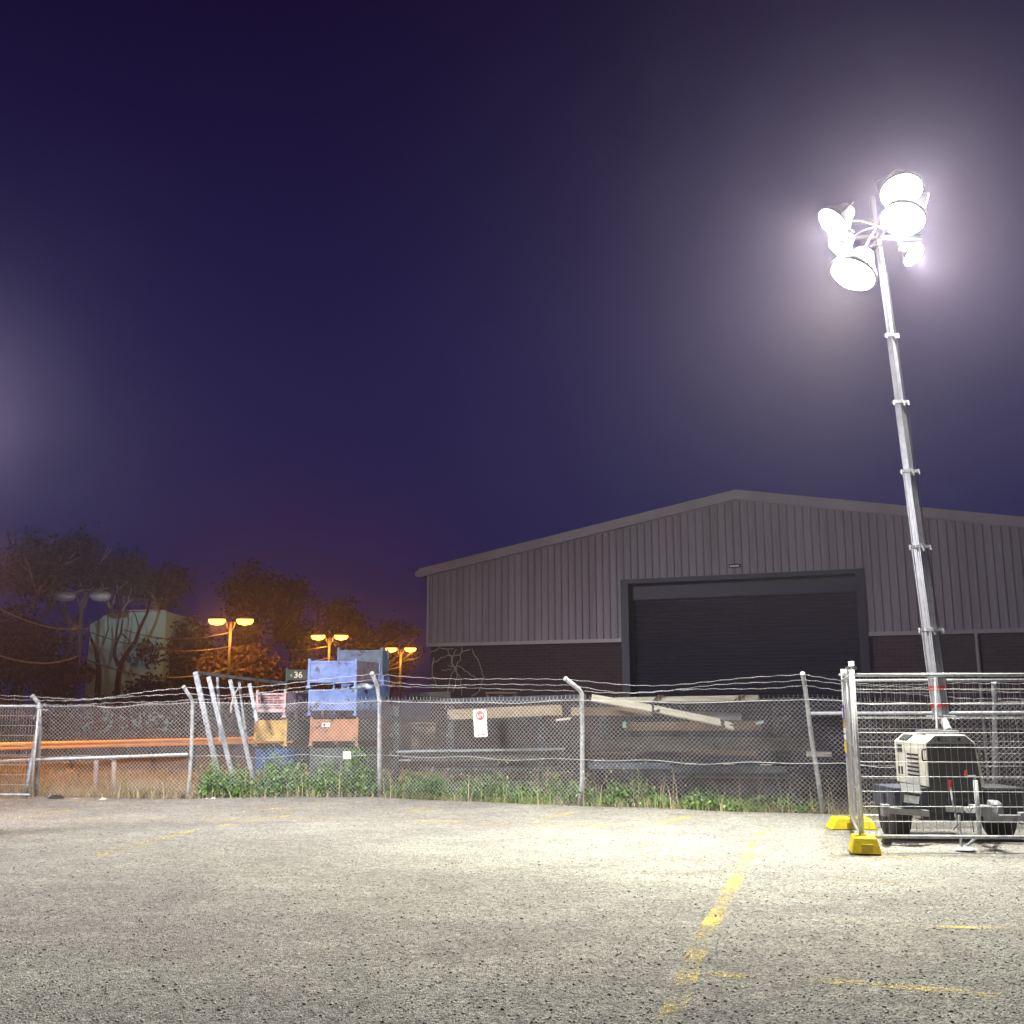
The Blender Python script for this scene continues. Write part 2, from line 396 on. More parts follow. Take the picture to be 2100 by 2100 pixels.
# ------------------------------------------------------------------ chain link fence
fence = empty('chain_link_fence', (0, 18, 0), 'tall galvanised chain link fence with bent posts and barbed wire along the lot', 'fence')
def pp(l, Y): return [P(px, py, Y) for px, py in l]
PO = []   # each: base..top polyline of the upright (z ascending), then the arm tip
PO.append(([Vector((-16, 20.2, 0)), Vector((-16, 20.2, 1.85))], Vector((-16.2, 19.95, 2.2)), .03))
PO.append(([Vector((-12.3, 19.9, 0)), Vector((-12.3, 19.9, 1.75))], Vector((-12.5, 19.65, 2.1)), .03))
PO.append(([Vector((-8.80, 19.56, 0)), P(79, 1560, 19.56), P(81, 1490, 19.5), P(80, 1447, 19.45)], P(67, 1428, 19.3), .04))
PO.append((pp([(385, 1641), (389, 1590), (393, 1520), (395, 1440)], 19.15), P(377, 1409, 18.9), .032))
PO.append((pp([(779, 1638), (778, 1560), (778, 1440), (774, 1410)], 19.40), P(763, 1381, 19.15), .038))
PO.append((pp([(1187, 1656), (1194, 1600), (1194, 1500), (1193, 1422)], 17.65), P(1160, 1392, 17.4), .038))
PO.append((pp([(1690, 1671), (1678, 1600), (1665, 1520), (1655, 1440), (1651, 1410)], 16.44), P(1646, 1382, 16.25), .036))
PO.append((pp([(2040, 1690), (2040, 1440)], 15.6), P(2038, 1400, 15.4), .036))
PO.append(([Vector((11.9, 14.3, 0)), Vector((11.9, 14.3, 1.8))], Vector((11.8, 14.1, 2.2)), .036))
for l, tip, r in PO: l[0].z = -.1
FB2 = []
for l, tip, r in PO:
    mb = MB(); pts = list(l)
    # smooth the bend into the arm
    a = l[-1]; mid = a.lerp(tip, .18) + (a - l[-2]).normalized() * .03
    mb.tube(pts + [mid, tip], r, 12)
    po = mb.build('post', M['galv'], fence, smooth=True)
    mb = MB(); d = (tip - mid).normalized(); mb.tube([tip - d * .02, tip + d * .015], r * 1.12, 12); mb.build('post_cap', M['galv'], po)
def on_post(i, z):
    l = PO[i][0]
    if z >= l[-1].z: return l[-1]
    for a, b in zip(l, l[1:]):
        if z <= b.z: return a.lerp(b, (z - a.z) / (b.z - a.z))
HT = [1.80, 1.72, 1.72, 1.78, 1.80, 1.80, 1.80, 1.80, 1.80]
def fpt(i, u, v):
    """bay i, u 0..1 along, v 0..1 up"""
    za = .04 + v * (HT[i] - .04); zb = .04 + v * (HT[i + 1] - .04)
    a = on_post(i, za); b = on_post(i + 1, zb)
    p = a.lerp(b, u); s = math.sin(math.pi * u)
    p = p + Vector((0, -.045, 0))
    p.y += .05 * s * math.sin(u * 9 + i * 2 + v * 3) - .03 * s * math.sin(v * 5 + i)
    p.z += -.045 * s * v + .012 * s * math.sin(u * 17 + i) * v
    p.x += .010 * math.sin(v * 9 + u * 23 + i * 1.7)
    return p
STEP = .0365
def wire_quads(P0, P1, r):
    """3-sided prisms for arrays of segments"""
    d = P1 - P0; d /= np.maximum(np.linalg.norm(d, axis=1), 1e-9)[:, None]
    a = np.cross(d, np.array([0, 1.0, 0])); a /= np.maximum(np.linalg.norm(a, axis=1), 1e-9)[:, None]
    b = np.cross(d, a)
    ang = [math.pi / 2, math.pi * 7 / 6, math.pi * 11 / 6]
    o = [(a * math.cos(t) + b * math.sin(t)) * r for t in ang]
    V = np.stack([P0 + o[0], P0 + o[1], P0 + o[2], P1 + o[0], P1 + o[1], P1 + o[2]], 1)
    n = len(P0); base = (np.arange(n) * 6)[:, None]
    F = np.concatenate([base + np.array(t) for t in ((0, 1, 4, 3), (1, 2, 5, 4), (2, 0, 3, 5))], 0)
    return V.reshape(-1, 3), F
for i in range(len(PO) - 1):
    Lb = (on_post(i + 1, 1) - on_post(i, 1)).length
    nc = int(Lb / STEP) // 2 * 2; nr = int(1.76 / STEP) // 2 * 2 + 1
    grid = np.array([[fpt(i, k / nc, j / (nr - 1)) for j in range(nr)] for k in range(nc + 1)])
    grid[:, ::1, :] += np.random.normal(size=grid.shape) * .0022
    A = []; B = []
    for k in range(nc):
        ks = [(k if ((j + k) % 2 == 0) else k + 1) for j in range(nr)]
        w_ = grid[ks, np.arange(nr)]
        off = np.zeros((nr, 3)); off[:, 1] = [.004 if (j + k) % 2 == 0 else -.004 for j in range(nr)]
        w_ = w_ + off
        A.append(w_[:-1]); B.append(w_[1:])
    # twisted ends at the top
    tp = np.array([grid[k, nr - 1] for k in range(0, nc + 1) if (nr - 1 + k) % 2 == 0])
    A.append(tp); B.append(tp + np.array([0, 0, .045]) + np.random.normal(size=tp.shape) * .006)
    V, F = wire_quads(np.vstack(A), np.vstack(B), .0028)
    quick('wire_mesh', V, F, M['wire'] if i in (2, 3, 4) else M['wire_dim'], fence)  # brighter and dimmer lit bays told apart by wire colour
    # tension wires
    for vv, rr, wv in ((.975, .0045, .018), (.42, .0035, .03)):
        mb = MB(); mb.tube([fpt(i, k / 40, vv) + Vector((0, -.012, wv * math.sin(k * .35 + i * 2) * math.sin(math.pi * k / 40))) for k in range(41)], rr, 5)
        mb.build('tension_wire', M['wire'], fence)
    # barbed strands
    a0, t0 = PO[i][0][-1], PO[i][1]; a1, t1 = PO[i + 1][0][-1], PO[i + 1][1]
    for q, fr in enumerate((.95, .58, .2)):
        s0 = a0.lerp(t0, fr); s1 = a1.lerp(t1, fr); mb = MB(); n_ = 60; pts = []
        sag = .05 + .03 * ((i * 3 + q * 2) % 4)
        if i == 5 and q == 1: sag = .22
        for k in range(n_ + 1):
            u = k / n_; p = s0.lerp(s1, u); p.z -= sag * 4 * u * (1 - u) * (.6 + .4 * math.sin(u * 5 + q)) ; p.z += .006 * math.sin(k * 1.3 + q * 2); pts.append(p)
        mb.tube(pts, .0032, 5)
        for k in range(2, n_ - 1, 1):
            p = pts[k]
            for _ in range(2):
                d = Vector((random.uniform(-.5, .5), random.uniform(-1, 1), random.uniform(-1, 1))).normalized() * .013
                mb.tube([p - d, p + d], .0018, 3)
        mb.build('barbed_wire', M['wire'] if i < 4 else M['wire_dim'], fence)
# rails
mb = MB(); mb.tube([P(-120, 1568, 19.45), P(80, 1558, 19.35), P(385, 1547, 19.05)], .030, 10); mb.build('rail', M['galv'], fence, smooth=True)
mb = MB(); mb.tube([P(1663, 1463, 16.35), P(2040, 1462, 15.5), P(2400, 1460, 14.7)], .028, 10); mb.build('rail', M['galv'], fence, smooth=True)
mb = MB(); mb.tube([P(78, 1492, 19.4), P(62, 1570, 19.2), P(50, 1640, 19.0)], .034, 10); mb.build('brace', M['galv_dull'], fence, smooth=True)
mb = MB(); mb.tube([P(80, 1450, 19.3), P(84, 1462, 19.28), P(82, 1470, 19.25), P(72, 1466, 19.25), P(68, 1475, 19.25)], .008, 5); mb.tube([P(83, 1455, 19.3), P(92, 1443, 19.2)], .007, 5); mb.tube([P(84, 1456, 19.3), P(97, 1456, 19.2)], .010, 5); mb.build('wire_tie', M['wire'], fence)

# no standing sign on the mesh
sg = empty('parking_sign', P(987, 1480, 17.98), 'white no standing sign with crossed red S and arrow hung on the mesh', 'sign')
def S_pt(u, v, off=0):   # u -1..1 , v 0..1 (top..bottom) on the slightly tilted plate
    tl = P(970, 1456, 17.98); tr = P(997, 1455, 17.98); bl = P(973, 1512, 17.98); br = P(1000, 1511, 17.98)
    a = tl.lerp(tr, (u + 1) / 2); b = bl.lerp(br, (u + 1) / 2); return a.lerp(b, v) + Vector((0, -off, 0))
mb = MB()
out2 = []
for cx, cy_, a0 in ((.8, .06, 0), (-.8, .06, 1), (-.8, .94, 2), (.8, .94, 3)):
    for k in range(5):
        a = math.pi / 2 * (a0 + k / 4); out2.append(S_pt(cx + .2 * math.cos(a), cy_ - .06 * math.sin(a)))
mb.prism(out2, (0, .006, 0)); mb.build('sign_plate', M['white'], sg)
mb = MB(); ring = [S_pt(.02 + .56 * math.cos(a), .21 + .15 * math.sin(a), .004) for a in [2 * math.pi * k / 28 for k in range(29)]]
mb.tube(ring, .007, 5, False); mb.tube([S_pt(-.36, .11, .005), S_pt(.40, .31, .005)], .004, 4); mb.build('prohibition_ring', M['signred'], sg)
mb = MB(); L_ = [(.26, .14), (.14, .115), (-.08, .115), (-.22, .14), (-.20, .175), (0, .205), (.20, .235), (.24, .275), (.10, .305), (-.12, .305), (-.26, .28)]
mb.tube([S_pt(x + .02, y, .006) for x, y in L_], .009, 6); mb.build('letter', M['signred'], sg)
mb = MB(); mb.tube([S_pt(-.5, .925, .005), S_pt(.6, .905, .005)], .005, 5)
for u, s_ in ((-.5, 1), (.6, -1)):
    v = .925 if u < 0 else .905
    mb.prism([S_pt(u - s_ * .1, v, .004), S_pt(u + s_ * .16, v - .028, .004), S_pt(u + s_ * .16, v + .028, .004)], (0, -.004, 0))
mb.build('arrow', M['signred'], sg)
# paper tag
pg = empty('paper_notice', P(711, 1548, 19.2), 'small yellowed paper notice tied to the mesh above the weeds', 'notice')
mb = MB(); q = [P(703, 1541, 19.2), P(719, 1541, 19.2), P(720, 1556, 19.2), P(704, 1557, 19.2)]; mb.prism(q, (0, .004, 0)); mb.build('sheet', M['paper'], pg)
mb = MB(); mb.tube([P(705, 1540, 19.19), P(705, 1543, 19.19)], .008, 5); mb.build('tie', M['wire'], pg)

# ------------------------------------------------------------------ temporary fencing
def panel(base, a, b, z0, z1, label, nv_step=.075, nh=11, post_up=.16, rv=.0028, rh=.0033, toprails=(1.0,), group='temporary wire fence panels', dim=False):
    a = Vector((a[0], a[1], 0)); b = Vector((b[0], b[1], 0)); root = empty('temporary_fence_panel', a, label, 'fence panel', group)
    d = (b - a); L = d.length; d.normalize()
    for q in (a, b):
        mb = MB(); mb.tube([q + Vector((0, 0, .06)), q + Vector((0, 0, z1 + post_up))], .021, 10); po = mb.build('upright', M['galv'], root, smooth=True)
        mb = MB(); mb.tube([q + Vector((0, 0, z1 + post_up - .10)), q + Vector((0, 0, z1 + post_up - .055))], .033, 10); mb.box(q + Vector((0, 0, z1 + post_up - .078)), (.10, .03, .03)); mb.build('clamp', M['galv'], po)
    for z, r in ((z1, .021), (z0, .021)):
        mb = MB(); mb.tube([a + Vector((0, 0, z)), b + Vector((0, 0, z))], r, 10); mb.build('rail', M['galv'], root, smooth=True)
    n = int(L / nv_step); A = []; B = []
    for k in range(1, n):
        q = a + d * L * k / n; A.append(q + Vector((0, 0, z0))); B.append(q + Vector((0, 0, z1)))
    A = np.array(A); B = np.array(B); 
    # slightly bent wires
    segs = 8; AA = []; BB = []
    off = np.random.normal(size=(len(A), segs + 1, 3)) * .004; off[:, :, 2] = 0; off[:, 0] = 0; off[:, -1] = 0
    for s_ in range(segs):
        AA.append(A + (B - A) * s_ / segs + off[:, s_]); BB.append(A + (B - A) * (s_ + 1) / segs + off[:, s_ + 1])
    V, F = wire_quads(np.vstack(AA), np.vstack(BB), rv); quick('vertical_wires', V, F, M['wire_dim'], root)
    A = np.array([a + Vector((0, 0, z0 + (z1 - z0) * k / nh)) for k in range(1, nh)]); B = np.array([b + Vector((0, 0, z0 + (z1 - z0) * k / nh)) for k in range(1, nh)])
    nrm = np.array([-d.y, d.x, 0]) * .004
    V, F = wire_quads(A - nrm, B - nrm, rh); quick('horizontal_wires', V, F, M['wire'] if not dim else M['wire_dim'], root)
    return root
c0 = (4.03, 12.25); c1 = (4.66, 14.62); c2 = (6.55, 12.12); c3 = (7.2, 14.4)
front_p = panel(0, c0, c2, .17, 2.0, 'wire mesh panel across the front of the light tower')
side_p = panel(0, (c0[0] - .01, c0[1] + .045), c1, .17, 2.0, 'wire mesh panel seen edge on beside the yellow feet', rv=.0023)
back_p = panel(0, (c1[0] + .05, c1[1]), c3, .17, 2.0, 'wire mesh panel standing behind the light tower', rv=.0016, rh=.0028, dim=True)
panel(0, (-11.1, 19.1), (-8.62, 18.98), .10, 1.66, 'low wire panel with close upright wires at the left edge', nv_step=.05, nh=9, post_up=.06)
def foot(loc, rz, sx, sy, h, label):
    root = empty('fence_foot', loc, label, 'fence foot', 'yellow plastic fence feet')
    mb = MB(); x, y = sx / 2, sy / 2; t = .72
    M_ = Matrix.Rotation(rz, 3, 'Z'); lo = Vector(loc)
    bot = [lo + M_ @ Vector(v) for v in ((-x, -y, 0), (x, -y, 0), (x, y, 0), (-x, y, 0))]
    top = [lo + M_ @ Vector(v) for v in ((-x * t, -y * .86, h), (x * t, -y * .86, h), (x * t, y * .86, h), (-x * t, y * .86, h))]
    mb.hexa(bot, top); mb.build('block', M['yellow'], root, bevel=.012)
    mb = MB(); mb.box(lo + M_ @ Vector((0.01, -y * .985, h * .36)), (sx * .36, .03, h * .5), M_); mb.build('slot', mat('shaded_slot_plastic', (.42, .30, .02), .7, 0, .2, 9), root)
    mb = MB(); mb.tube([lo + Vector((0, 0, h - .005)), lo + Vector((0, 0, h + .02))], .035, 12); mb.build('socket', M['yellow'], root)
foot((4.03, 12.22, .01), R(-14), .34, .50, .17, 'bright yellow fence foot at the near corner of the wire panels')
foot((4.62, 14.5, .01), R(-3), .62, .36, .15, 'paler yellow fence foot behind the near one')
# banner on the side panel
bn = empty('safety_banner', (4.5, 14.0, 1.3), 'narrow purple white and yellow safety notice on the edge on panel', 'sign')
dd = (Vector((*c1, 0)) - Vector((*c0, 0))).normalized(); c1v = Vector((*c1, 0)); nn = Vector((-dd.y, dd.x, 0)) * .03
def bq(m, z0, z1, s0=.08, s1=.62, o=0, name='panel'):
    mb = MB(); a = c1v - dd * s0 + nn * (1 + o); b = c1v - dd * s1 + nn * (1 + o)
    mb.prism([a + Vector((0, 0, z0)), b + Vector((0, 0, z0)), b + Vector((0, 0, z1)), a + Vector((0, 0, z1))], nn * .1); return mb.build(name, m, bn)
bq(M['purple'], 1.47, 1.66, name='purple_panel'); bq(M['ochre'], 1.36, 1.465, name='orange_panel'); bq(M['white'], 1.20, 1.35, name='white_panel'); bq(M['yellow'], 1.02, 1.16, name='yellow_panel'); bq(M['purple'], .96, 1.01, .1, .5, name='caption')
bq(M['white'], 1.49, 1.62, .2, .36, .3, name='figure'); bq(M['dark_ink'], 1.265, 1.285, .2, .5, .3, name='word')

# ------------------------------------------------------------------ light towers
LT = (0, 0)
def flood(root, pos, aim, sz=.46, watts=TOWER_W, tint=(1, 1, .93), spread=150):
    pos = Vector(pos); d = (Vector(aim) - pos).normalized(); q = d.to_track_quat('-Z', 'Y').to_matrix(); r0 = sz / 2
    def turn(mb): mb.v = [tuple(pos + q @ Vector(v)) for v in mb.v]
    mb = MB(); mb.lathe((0, 0, 0), [(r0 * .25, r0 * 1.25), (r0 * .45, r0 * 1.2), (r0 * .62, r0 * .75), (r0 * .98, r0 * .22), (r0 * 1.06, .0), (r0 * 1.06, -.015), (r0 * .99, -.015)], 24); turn(mb)
    h = mb.build('lamp_head', M['steel_dark'], root, smooth=True)
    mb = MB(); mb.lathe((0, 0, 0), [(r0 * .97, -.017), (r0 * .8, -.05), (r0 * .45, -.075), (r0 * .1, -.085)], 24); turn(mb); mb.build('lamp_lens', M['lens'], h, smooth=True)
    mb = MB(); mb.tube([(-r0 * 1.1, 0, 0), (-r0 * 1.1, 0, r0 * 1.1), (0, 0, r0 * 1.6), (r0 * 1.1, 0, r0 * 1.1), (r0 * 1.1, 0, 0)], .012, 6); turn(mb); mb.build('yoke', M['steel_dark'], h)
    li = bpy.data.lights.new('flood_light', 'AREA'); li.shape = 'DISK'; li.size = sz * .9; li.energy = watts; li.color = tint; li.spread = R(spread)
    lo = bpy.data.objects.new('flood_light', li); C.objects.link(lo)
    lo.matrix_world = Matrix.Translation(pos + d * .10) @ q.to_4x4()
    lo.parent = h; lo.matrix_parent_inverse = Matrix.Identity(4)
    return h
t = empty('light_tower', (5.55, 13.4, 0), 'cream and black light tower trailer with tall floodlit mast behind the wire panels', 'light tower')
YF = 13.0; YB = 14.05
# canopy: white side shells with chamfered shoulders around a dark front face
fl0 = P(1897, 1614, YF); fl1 = P(1897, 1524, YF); fl2 = P(1915, 1507, YF); fr2 = P(1980, 1507, YF); fr1 = P(1997, 1524, YF); fr0 = P(2014, 1614, YF)
zb, zs, zt = fl0.z, fl1.z, fl2.z
xl, xr = fl1.x, fr1.x
def prof(y, o=0, xi=0):
    return [Vector((xl - .0, y, zb)), Vector((xl, y, zs)), Vector((xl + .13, y, zt)), Vector((xr - .10, y, zt)), Vector((xr + .02, y, zs)), Vector((xr + .10, y, zb))]
mb = MB(); mb.prism(prof(YF), (0, YB - YF, 0)); can = mb.build('canopy', M['cream'], t, bevel=.012)
# dark recessed front
mb = MB()
fp = [Vector((xl + .015, YF - .012, zb - .30)), Vector((xl + .015, YF - .012, zs - .005)), Vector((xr + .0, YF - .012, zs - .005)), Vector((xr + .075, YF - .012, zb - .30))]
mb.prism(fp, (0, .03, 0)); mb.build('front_panel', M['charcoal'], t, bevel=.008)
mb = MB(); mb.prism([Vector((xl + .02, YF - .010, zs + .004)), Vector((xl + .125, YF - .010, zt - .012)), Vector((xr - .105, YF - .010, zt - .012)), Vector((xr - .01, YF - .010, zs + .004))], (0, .02, 0)); br = mb.build('brow_panel', M['greychassis'], t)
for px_ in (1924, 1966):
    c = P(px_, 1516, YF - .02); mb = MB(); mb.lathe(c, [(.0, -.01), (.022, -.01), (.022, .015), (0, .015)], 14, 'y'); mb.build('port', M['black'], br)
# louvres on the left side of the canopy
for k in range(6):
    z = P(1870, 1548 + k * 8.6, YF + .3).z
    mb = MB(); mb.box((xl - .004, YF + .42, z), (.02, .36, .022)); mb.build('louvre', M['black'], can)
mb = MB(); mb.box((xl - .003, YF + .86, zs - .09), (.016, .16, .10)); mb.build('control_window', M['charcoal'], can)
for k in range(2):
    mb = MB(); mb.box((xl - .003, YF + .82 + k * .1, zs - .37), (.014, .045, .10)); mb.build('latch', M['charcoal'], can)
mb = MB(); mb.hexa([Vector((xl + .016, YF + .62, zs + .018)), Vector((xl + .10, YF + .62, zt - .018)), Vector((xl + .10, YF + .92, zt - .018)), Vector((xl + .016, YF + .92, zs + .018))],
                   [Vector((xl + .006, YF + .62, zs + .028)), Vector((xl + .09, YF + .62, zt - .008)), Vector((xl + .09, YF + .92, zt - .008)), Vector((xl + .006, YF + .92, zs + .028))]); mb.build('side_window', M['charcoal'], can)
for sx_, xx in ((-1, xl), (1, xr + .03)):
    z0_, z1_ = P(1893, 1560, YF - .03).z, P(1893, 1537, YF - .03).z; mb = MB()
    mb.tube([(xx, YF, z1_), (xx + sx_ * .05, YF - .03, z1_), (xx + sx_ * .06, YF - .035, z1_ - .03), (xx + sx_ * .06, YF - .035, z0_ + .03), (xx + sx_ * .05, YF - .03, z0_), (xx, YF, z0_)], .010, 8); mb.build('handle', M['black'], can, smooth=True)
# top slab and mast foot
mb = MB(); mb.box(((xl + xr) / 2 + .03, YF + .42, zt + .028), (.44, .30, .045)); mb.box(((xl + xr) / 2 - .10, YF + .28, zt + .03), (.2, .06, .06)); mb.build('roof_plate', M['alu'], t, bevel=.006)
# lower body
zc = P(1950, 1680, YF).z
mb = MB(); mb.hexa([Vector((xl + .06, YF + .02, zc + .06)), Vector((xr + .02, YF + .02, zc + .06)), Vector((xr + .02, YB - .05, zc + .06)), Vector((xl + .06, YB - .05, zc + .06))],
                   [Vector((xl + .04, YF + .02, zb - .002)), Vector((xr + .08, YF + .02, zb - .002)), Vector((xr + .08, YB - .05, zb - .002)), Vector((xl + .04, YB - .05, zb - .002))]); mb.build('engine_bay', M['charcoal'], t, bevel=.01)
for k in range(3):
    mb = MB(); mb.box((xl + .42, YF - .012, zb - .10 - k * .13), (.44, .02, .07)); mb.build('vent', M['black'], t)
# chassis + mudguards + wheels
for s_, xa, xb in ((-1, P(1812, 1612, 13.36).x, xl + .04), (1, xr + .08, P(2078, 1612, 13.36).x)):
    ztop = P(1830, 1612, 13.36).z
    mb = MB(); cx = (xa + xb) / 2; wd = xb - xa
    mb.box((cx, 13.42, ztop - .01), (wd, .72, .02)); mb.box((cx, 13.05, ztop - .16), (wd - .03, .02, .30)); mb.box((cx - s_ * -wd / 2 * .96, 13.42, ztop - .12), (.015, .72, .24))
    mb.build('mudguard', M['navy_guard'] if s_ < 0 else M['charcoal'], t, bevel=.004)
    wx = P(1844, 1722, 13.36).x if s_ < 0 else P(2058, 1722, 13.36).x
    mb = MB(); prof_w = [(.20, -.105), (.28, -.11), (.305, -.09), (.31, 0), (.305, .09), (.28, .11), (.20, .105)]
    mb.lathe((wx, 13.46, .305), prof_w, 32, 'x'); wh = mb.build('wheel', M['rubber'], t, smooth=True)
    mb = MB(); mb.lathe((wx, 13.46, .305), [(.03, -.10), (.17, -.088), (.20, -.088), (.20, .088), (.17, .088), (.03, .10)], 24, 'x'); mb.build('rim', M['steel_dark'], wh)
mb = MB(); mb.tube([(P(1844, 1722, 13.36).x, 13.46, .305), (P(2058, 1722, 13.36).x, 13.46, .305)], .03, 8); mb.box(((xl + xr) / 2, 13.5, .30), (.75, .8, .08)); mb.build('axle_frame', M['steel_dark'], t)
# outriggers
for a_, b_, m_ in (((1815, 1661), (1905, 1668), 'alu'), ((2018, 1677), (2098, 1678), 'galv_dull')):
    a = P(*a_, 12.95); b = P(*b_, 12.9)
    mb = MB(); mb.beam(a, b, .07, .075); o = mb.build('outrigger', M[m_], t, bevel=.006)
    e_ = a if a_[0] < 1900 else b
    mb = MB(); mb.box(e_, (.09, .1, .14)); mb.build('end_clamp', M['galv_dull'], o, bevel=.006)
mb = MB(); a = P(1817, 1700, 12.95); mb.tube([(a.x, 12.95, .6), (a.x, 12.95, .06)], .022, 10); mb.lathe((a.x, 12.95, .0), [(.07, .02), (.07, .035), (.02, .06)], 14); mb.build('stabiliser_leg', M['steel_dark'], t)
mb = MB(); a = P(1822, 1735, 12.75); mb.box((a.x, 12.8, .07), (.09, .09, .12)); mb.build('wheel_chock', M['black'], t, bevel=.01)
# hinged cowl box under the canopy
a = P(1868, 1630, 12.9)
mb = MB(); Rm = Matrix.Rotation(R(28), 3, 'X') @ Matrix.Rotation(R(-14), 3, 'Z'); mb.box(a, (.20, .16, .13), Rm); wl = mb.build('work_light', M['steel_dark'], t, bevel=.01)
mb = MB(); mb.box(a + Rm @ Vector((0, -.083, -.01)), (.17, .012, .10), Rm); mb.build('lens_cover', M['plastic_film'], wl)
mb = MB(); mb.box(a + Rm @ Vector((-.01, .01, .075)), (.23, .20, .022), Rm); mb.build('hood', M['black'], wl)
# number plate bits
mb = MB(); a = P(1880, 1675, 12.9); mb.box(a, (.09, .02, .035)); mb.build('identity_plate', M['white'], t)
# drawbar with coupling, hand brake and jockey stand
ja = P(1995, 1600, 12.35)
mb = MB(); mb.beam((5.62, 13.1, .42), (5.62, 12.35, .42), .08, .09); mb.beam((5.2, 13.2, .40), (5.58, 12.6, .42), .05, .07); mb.beam((6.0, 13.2, .40), (5.66, 12.6, .42), .05, .07); mb.build('drawbar', M['galv'], t, bevel=.006)
mb = MB(); mb.hexa([Vector((5.56, 12.45, .44)), Vector((5.68, 12.45, .44)), Vector((5.66, 12.22, .42)), Vector((5.58, 12.22, .42))], [Vector((5.58, 12.45, .56)), Vector((5.66, 12.45, .56)), Vector((5.64, 12.22, .50)), Vector((5.60, 12.22, .50))])
mb.lathe((5.62, 12.30, .52), [(.05, -.05), (.06, 0), (.03, .04)], 14); mb.box((5.52, 12.42, .44), (.10, .18, .12)); mb.build('coupling', M['alu'], t, bevel=.006)
mb = MB(); mb.tube([P(1966, 1705, 12.45), P(1953, 1640, 12.45), P(1949, 1612, 12.5)], .012, 8); hb = mb.build('brake_lever', M['galv'], t)
mb = MB(); mb.tube([P(1949, 1619, 12.5), P(1948, 1600, 12.5)], .018, 8); mb.build('red_grip', M['red'], hb)
mb = MB(); mb.tube([P(2010, 1715, 12.35), P(2000, 1600, 12.35)], .026, 10); jk = mb.build('jockey_tube', M['galv'], t, smooth=True)
mb = MB(); mb.tube([P(2000, 1598, 12.35), P(2000, 1591, 12.35), P(1981, 1592, 12.3)], .009, 8); mb.build('crank', M['alu'], jk)
mb = MB(); mb.tube([P(1981, 1592, 12.3), P(1981, 1580, 12.3)], .018, 8); mb.build('crank_grip', M['red'], jk)
mb = MB(); b_ = G(2003, 1752); mb.tube([P(2010, 1712, 12.35), Vector((b_.x, 12.35, .03))], .018, 8); mb.lathe((b_.x, 12.3, .0), [(.10, .018), (.09, .03), (.03, .05)], 16); mb.build('foot_plate', M['galv_dull'], jk)
b_ = G(1980, 1748)
mb = MB(); mb.tube([Vector((b_.x, 12.3, .40)), Vector((b_.x, 12.3, .03))], .015, 8); mb.lathe((b_.x, 12.3, .0), [(.07, .02), (.06, .03), (.02, .05)], 14); mb.build('prop_leg', M['galv'], t)
for k in range(5):
    a = P((1957, 1964, 1978, 1990, 1969)[k], (1668, 1662, 1670, 1664, 1676)[k], 12.4); mb = MB()
    mb.tube([a, a + Vector((.03, -.03, .06)), a + Vector((.07, -.03, -.05 + .02 * k)), a + Vector(((.04, -.05, .09, .0, -.09)[k], 0, (-.16, -.10, -.2, -.08, -.14)[k]))], .006, 5); mb.build('cable', M['black'], t, smooth=True)
# mast
MY = 13.75
def mpt(py):   # centre line of the mast
    a = P(1929, 1463, MY); b = P(1807, 540, MY); k = (py - 1463) / (540 - 1463)
    q = a.lerp(b, k); return q
secs = [(1466, 1303, .190), (1303, 1140, .165), (1140, 987, .142), (987, 843, .120), (843, 700, .100), (700, 505, .080)]
md = (mpt(540) - mpt(1463)).normalized()
def mast_at(pa, pb, wd, name='mast_section', m=None):
    a = mpt(pa); b = mpt(pb); mb = MB(); x = Vector((1, 0, 0)); x = (x - md * x.dot(md)).normalized() ; y = md.cross(x)
    rot = R(32); X_ = x * math.cos(rot) + y * math.sin(rot); Y_ = md.cross(X_)
    # fluted square tube
    pr = []
    h = wd / 2 / 1.25
    for (ux, uy), (tx, ty) in (((1, 0), (0, 1)), ((0, 1), (-1, 0)), ((-1, 0), (0, -1)), ((0, -1), (1, 0))):
        for k, o in ((-1, 1), (-.82, 1), (-.6, .9), (-.2, .9), (-.12, .96), (.12, .96), (.2, .9), (.6, .9), (.82, 1)):
            pr.append((ux * o * h + tx * k * h, uy * o * h + ty * k * h))
    ring = [X_ * p[0] + Y_ * p[1] for p in pr]
    mb.prism([a + r for r in ring], b - a); return mb.build(name, m or M['alu'], t)
for i, (pa, pb, wd) in enumerate(secs):
    o = mast_at(pa, pb, wd)
    c = mpt(pb if i < 5 else 520); 
    if i < 5:
        mb = MB(); mb.lathe(c, [(wd * .55, -.02), (wd * .62, -.02), (wd * .62, .02), (wd * .55, .02)], 8)
        for sx_ in (-1, 1):
            mb.box(c + Vector((sx_ * wd * .62, -.03, 0)), (.07, .05, .035)); mb.tube([c + Vector((sx_ * wd * .8, -.05, .02)), c + Vector((sx_ * wd * .85, -.06, -.05))], .012, 6)
        mb.tube([c + Vector((-.02, -.1, .03)), c + Vector((.03, -.1, -.07))], .012, 6)
        mb.build('mast_collar', M['galv'], o)
base = secs[0][2]
for py_, hh in ((1415, 9), (1448, 7)):
    c_ = mast_at(py_ + hh / 2, py_ - hh / 2, base * 1.03, 'red_band', M['redband'])
a = mpt(1466)
mb = MB(); mb.box(a + Vector((0, 0, -.02)), (.30, .24, .03)); 
for sx_ in (-1, 1): mb.box(a + Vector((sx_ * .13, -.10, -.04)), (.04, .05, .05))
mb.build('mast_flange', M['galv'], t, bevel=.004)
mb = MB(); mb.tube([mpt(1395) + Vector((-.06, -.12, 0)), P(1921, 1496, YF + .42)], .016, 8); mb.tube([a, (a.x - .02, YF + .5, zt + .04)], .05, 10); mb.build('mast_strut', M['galv'], t)
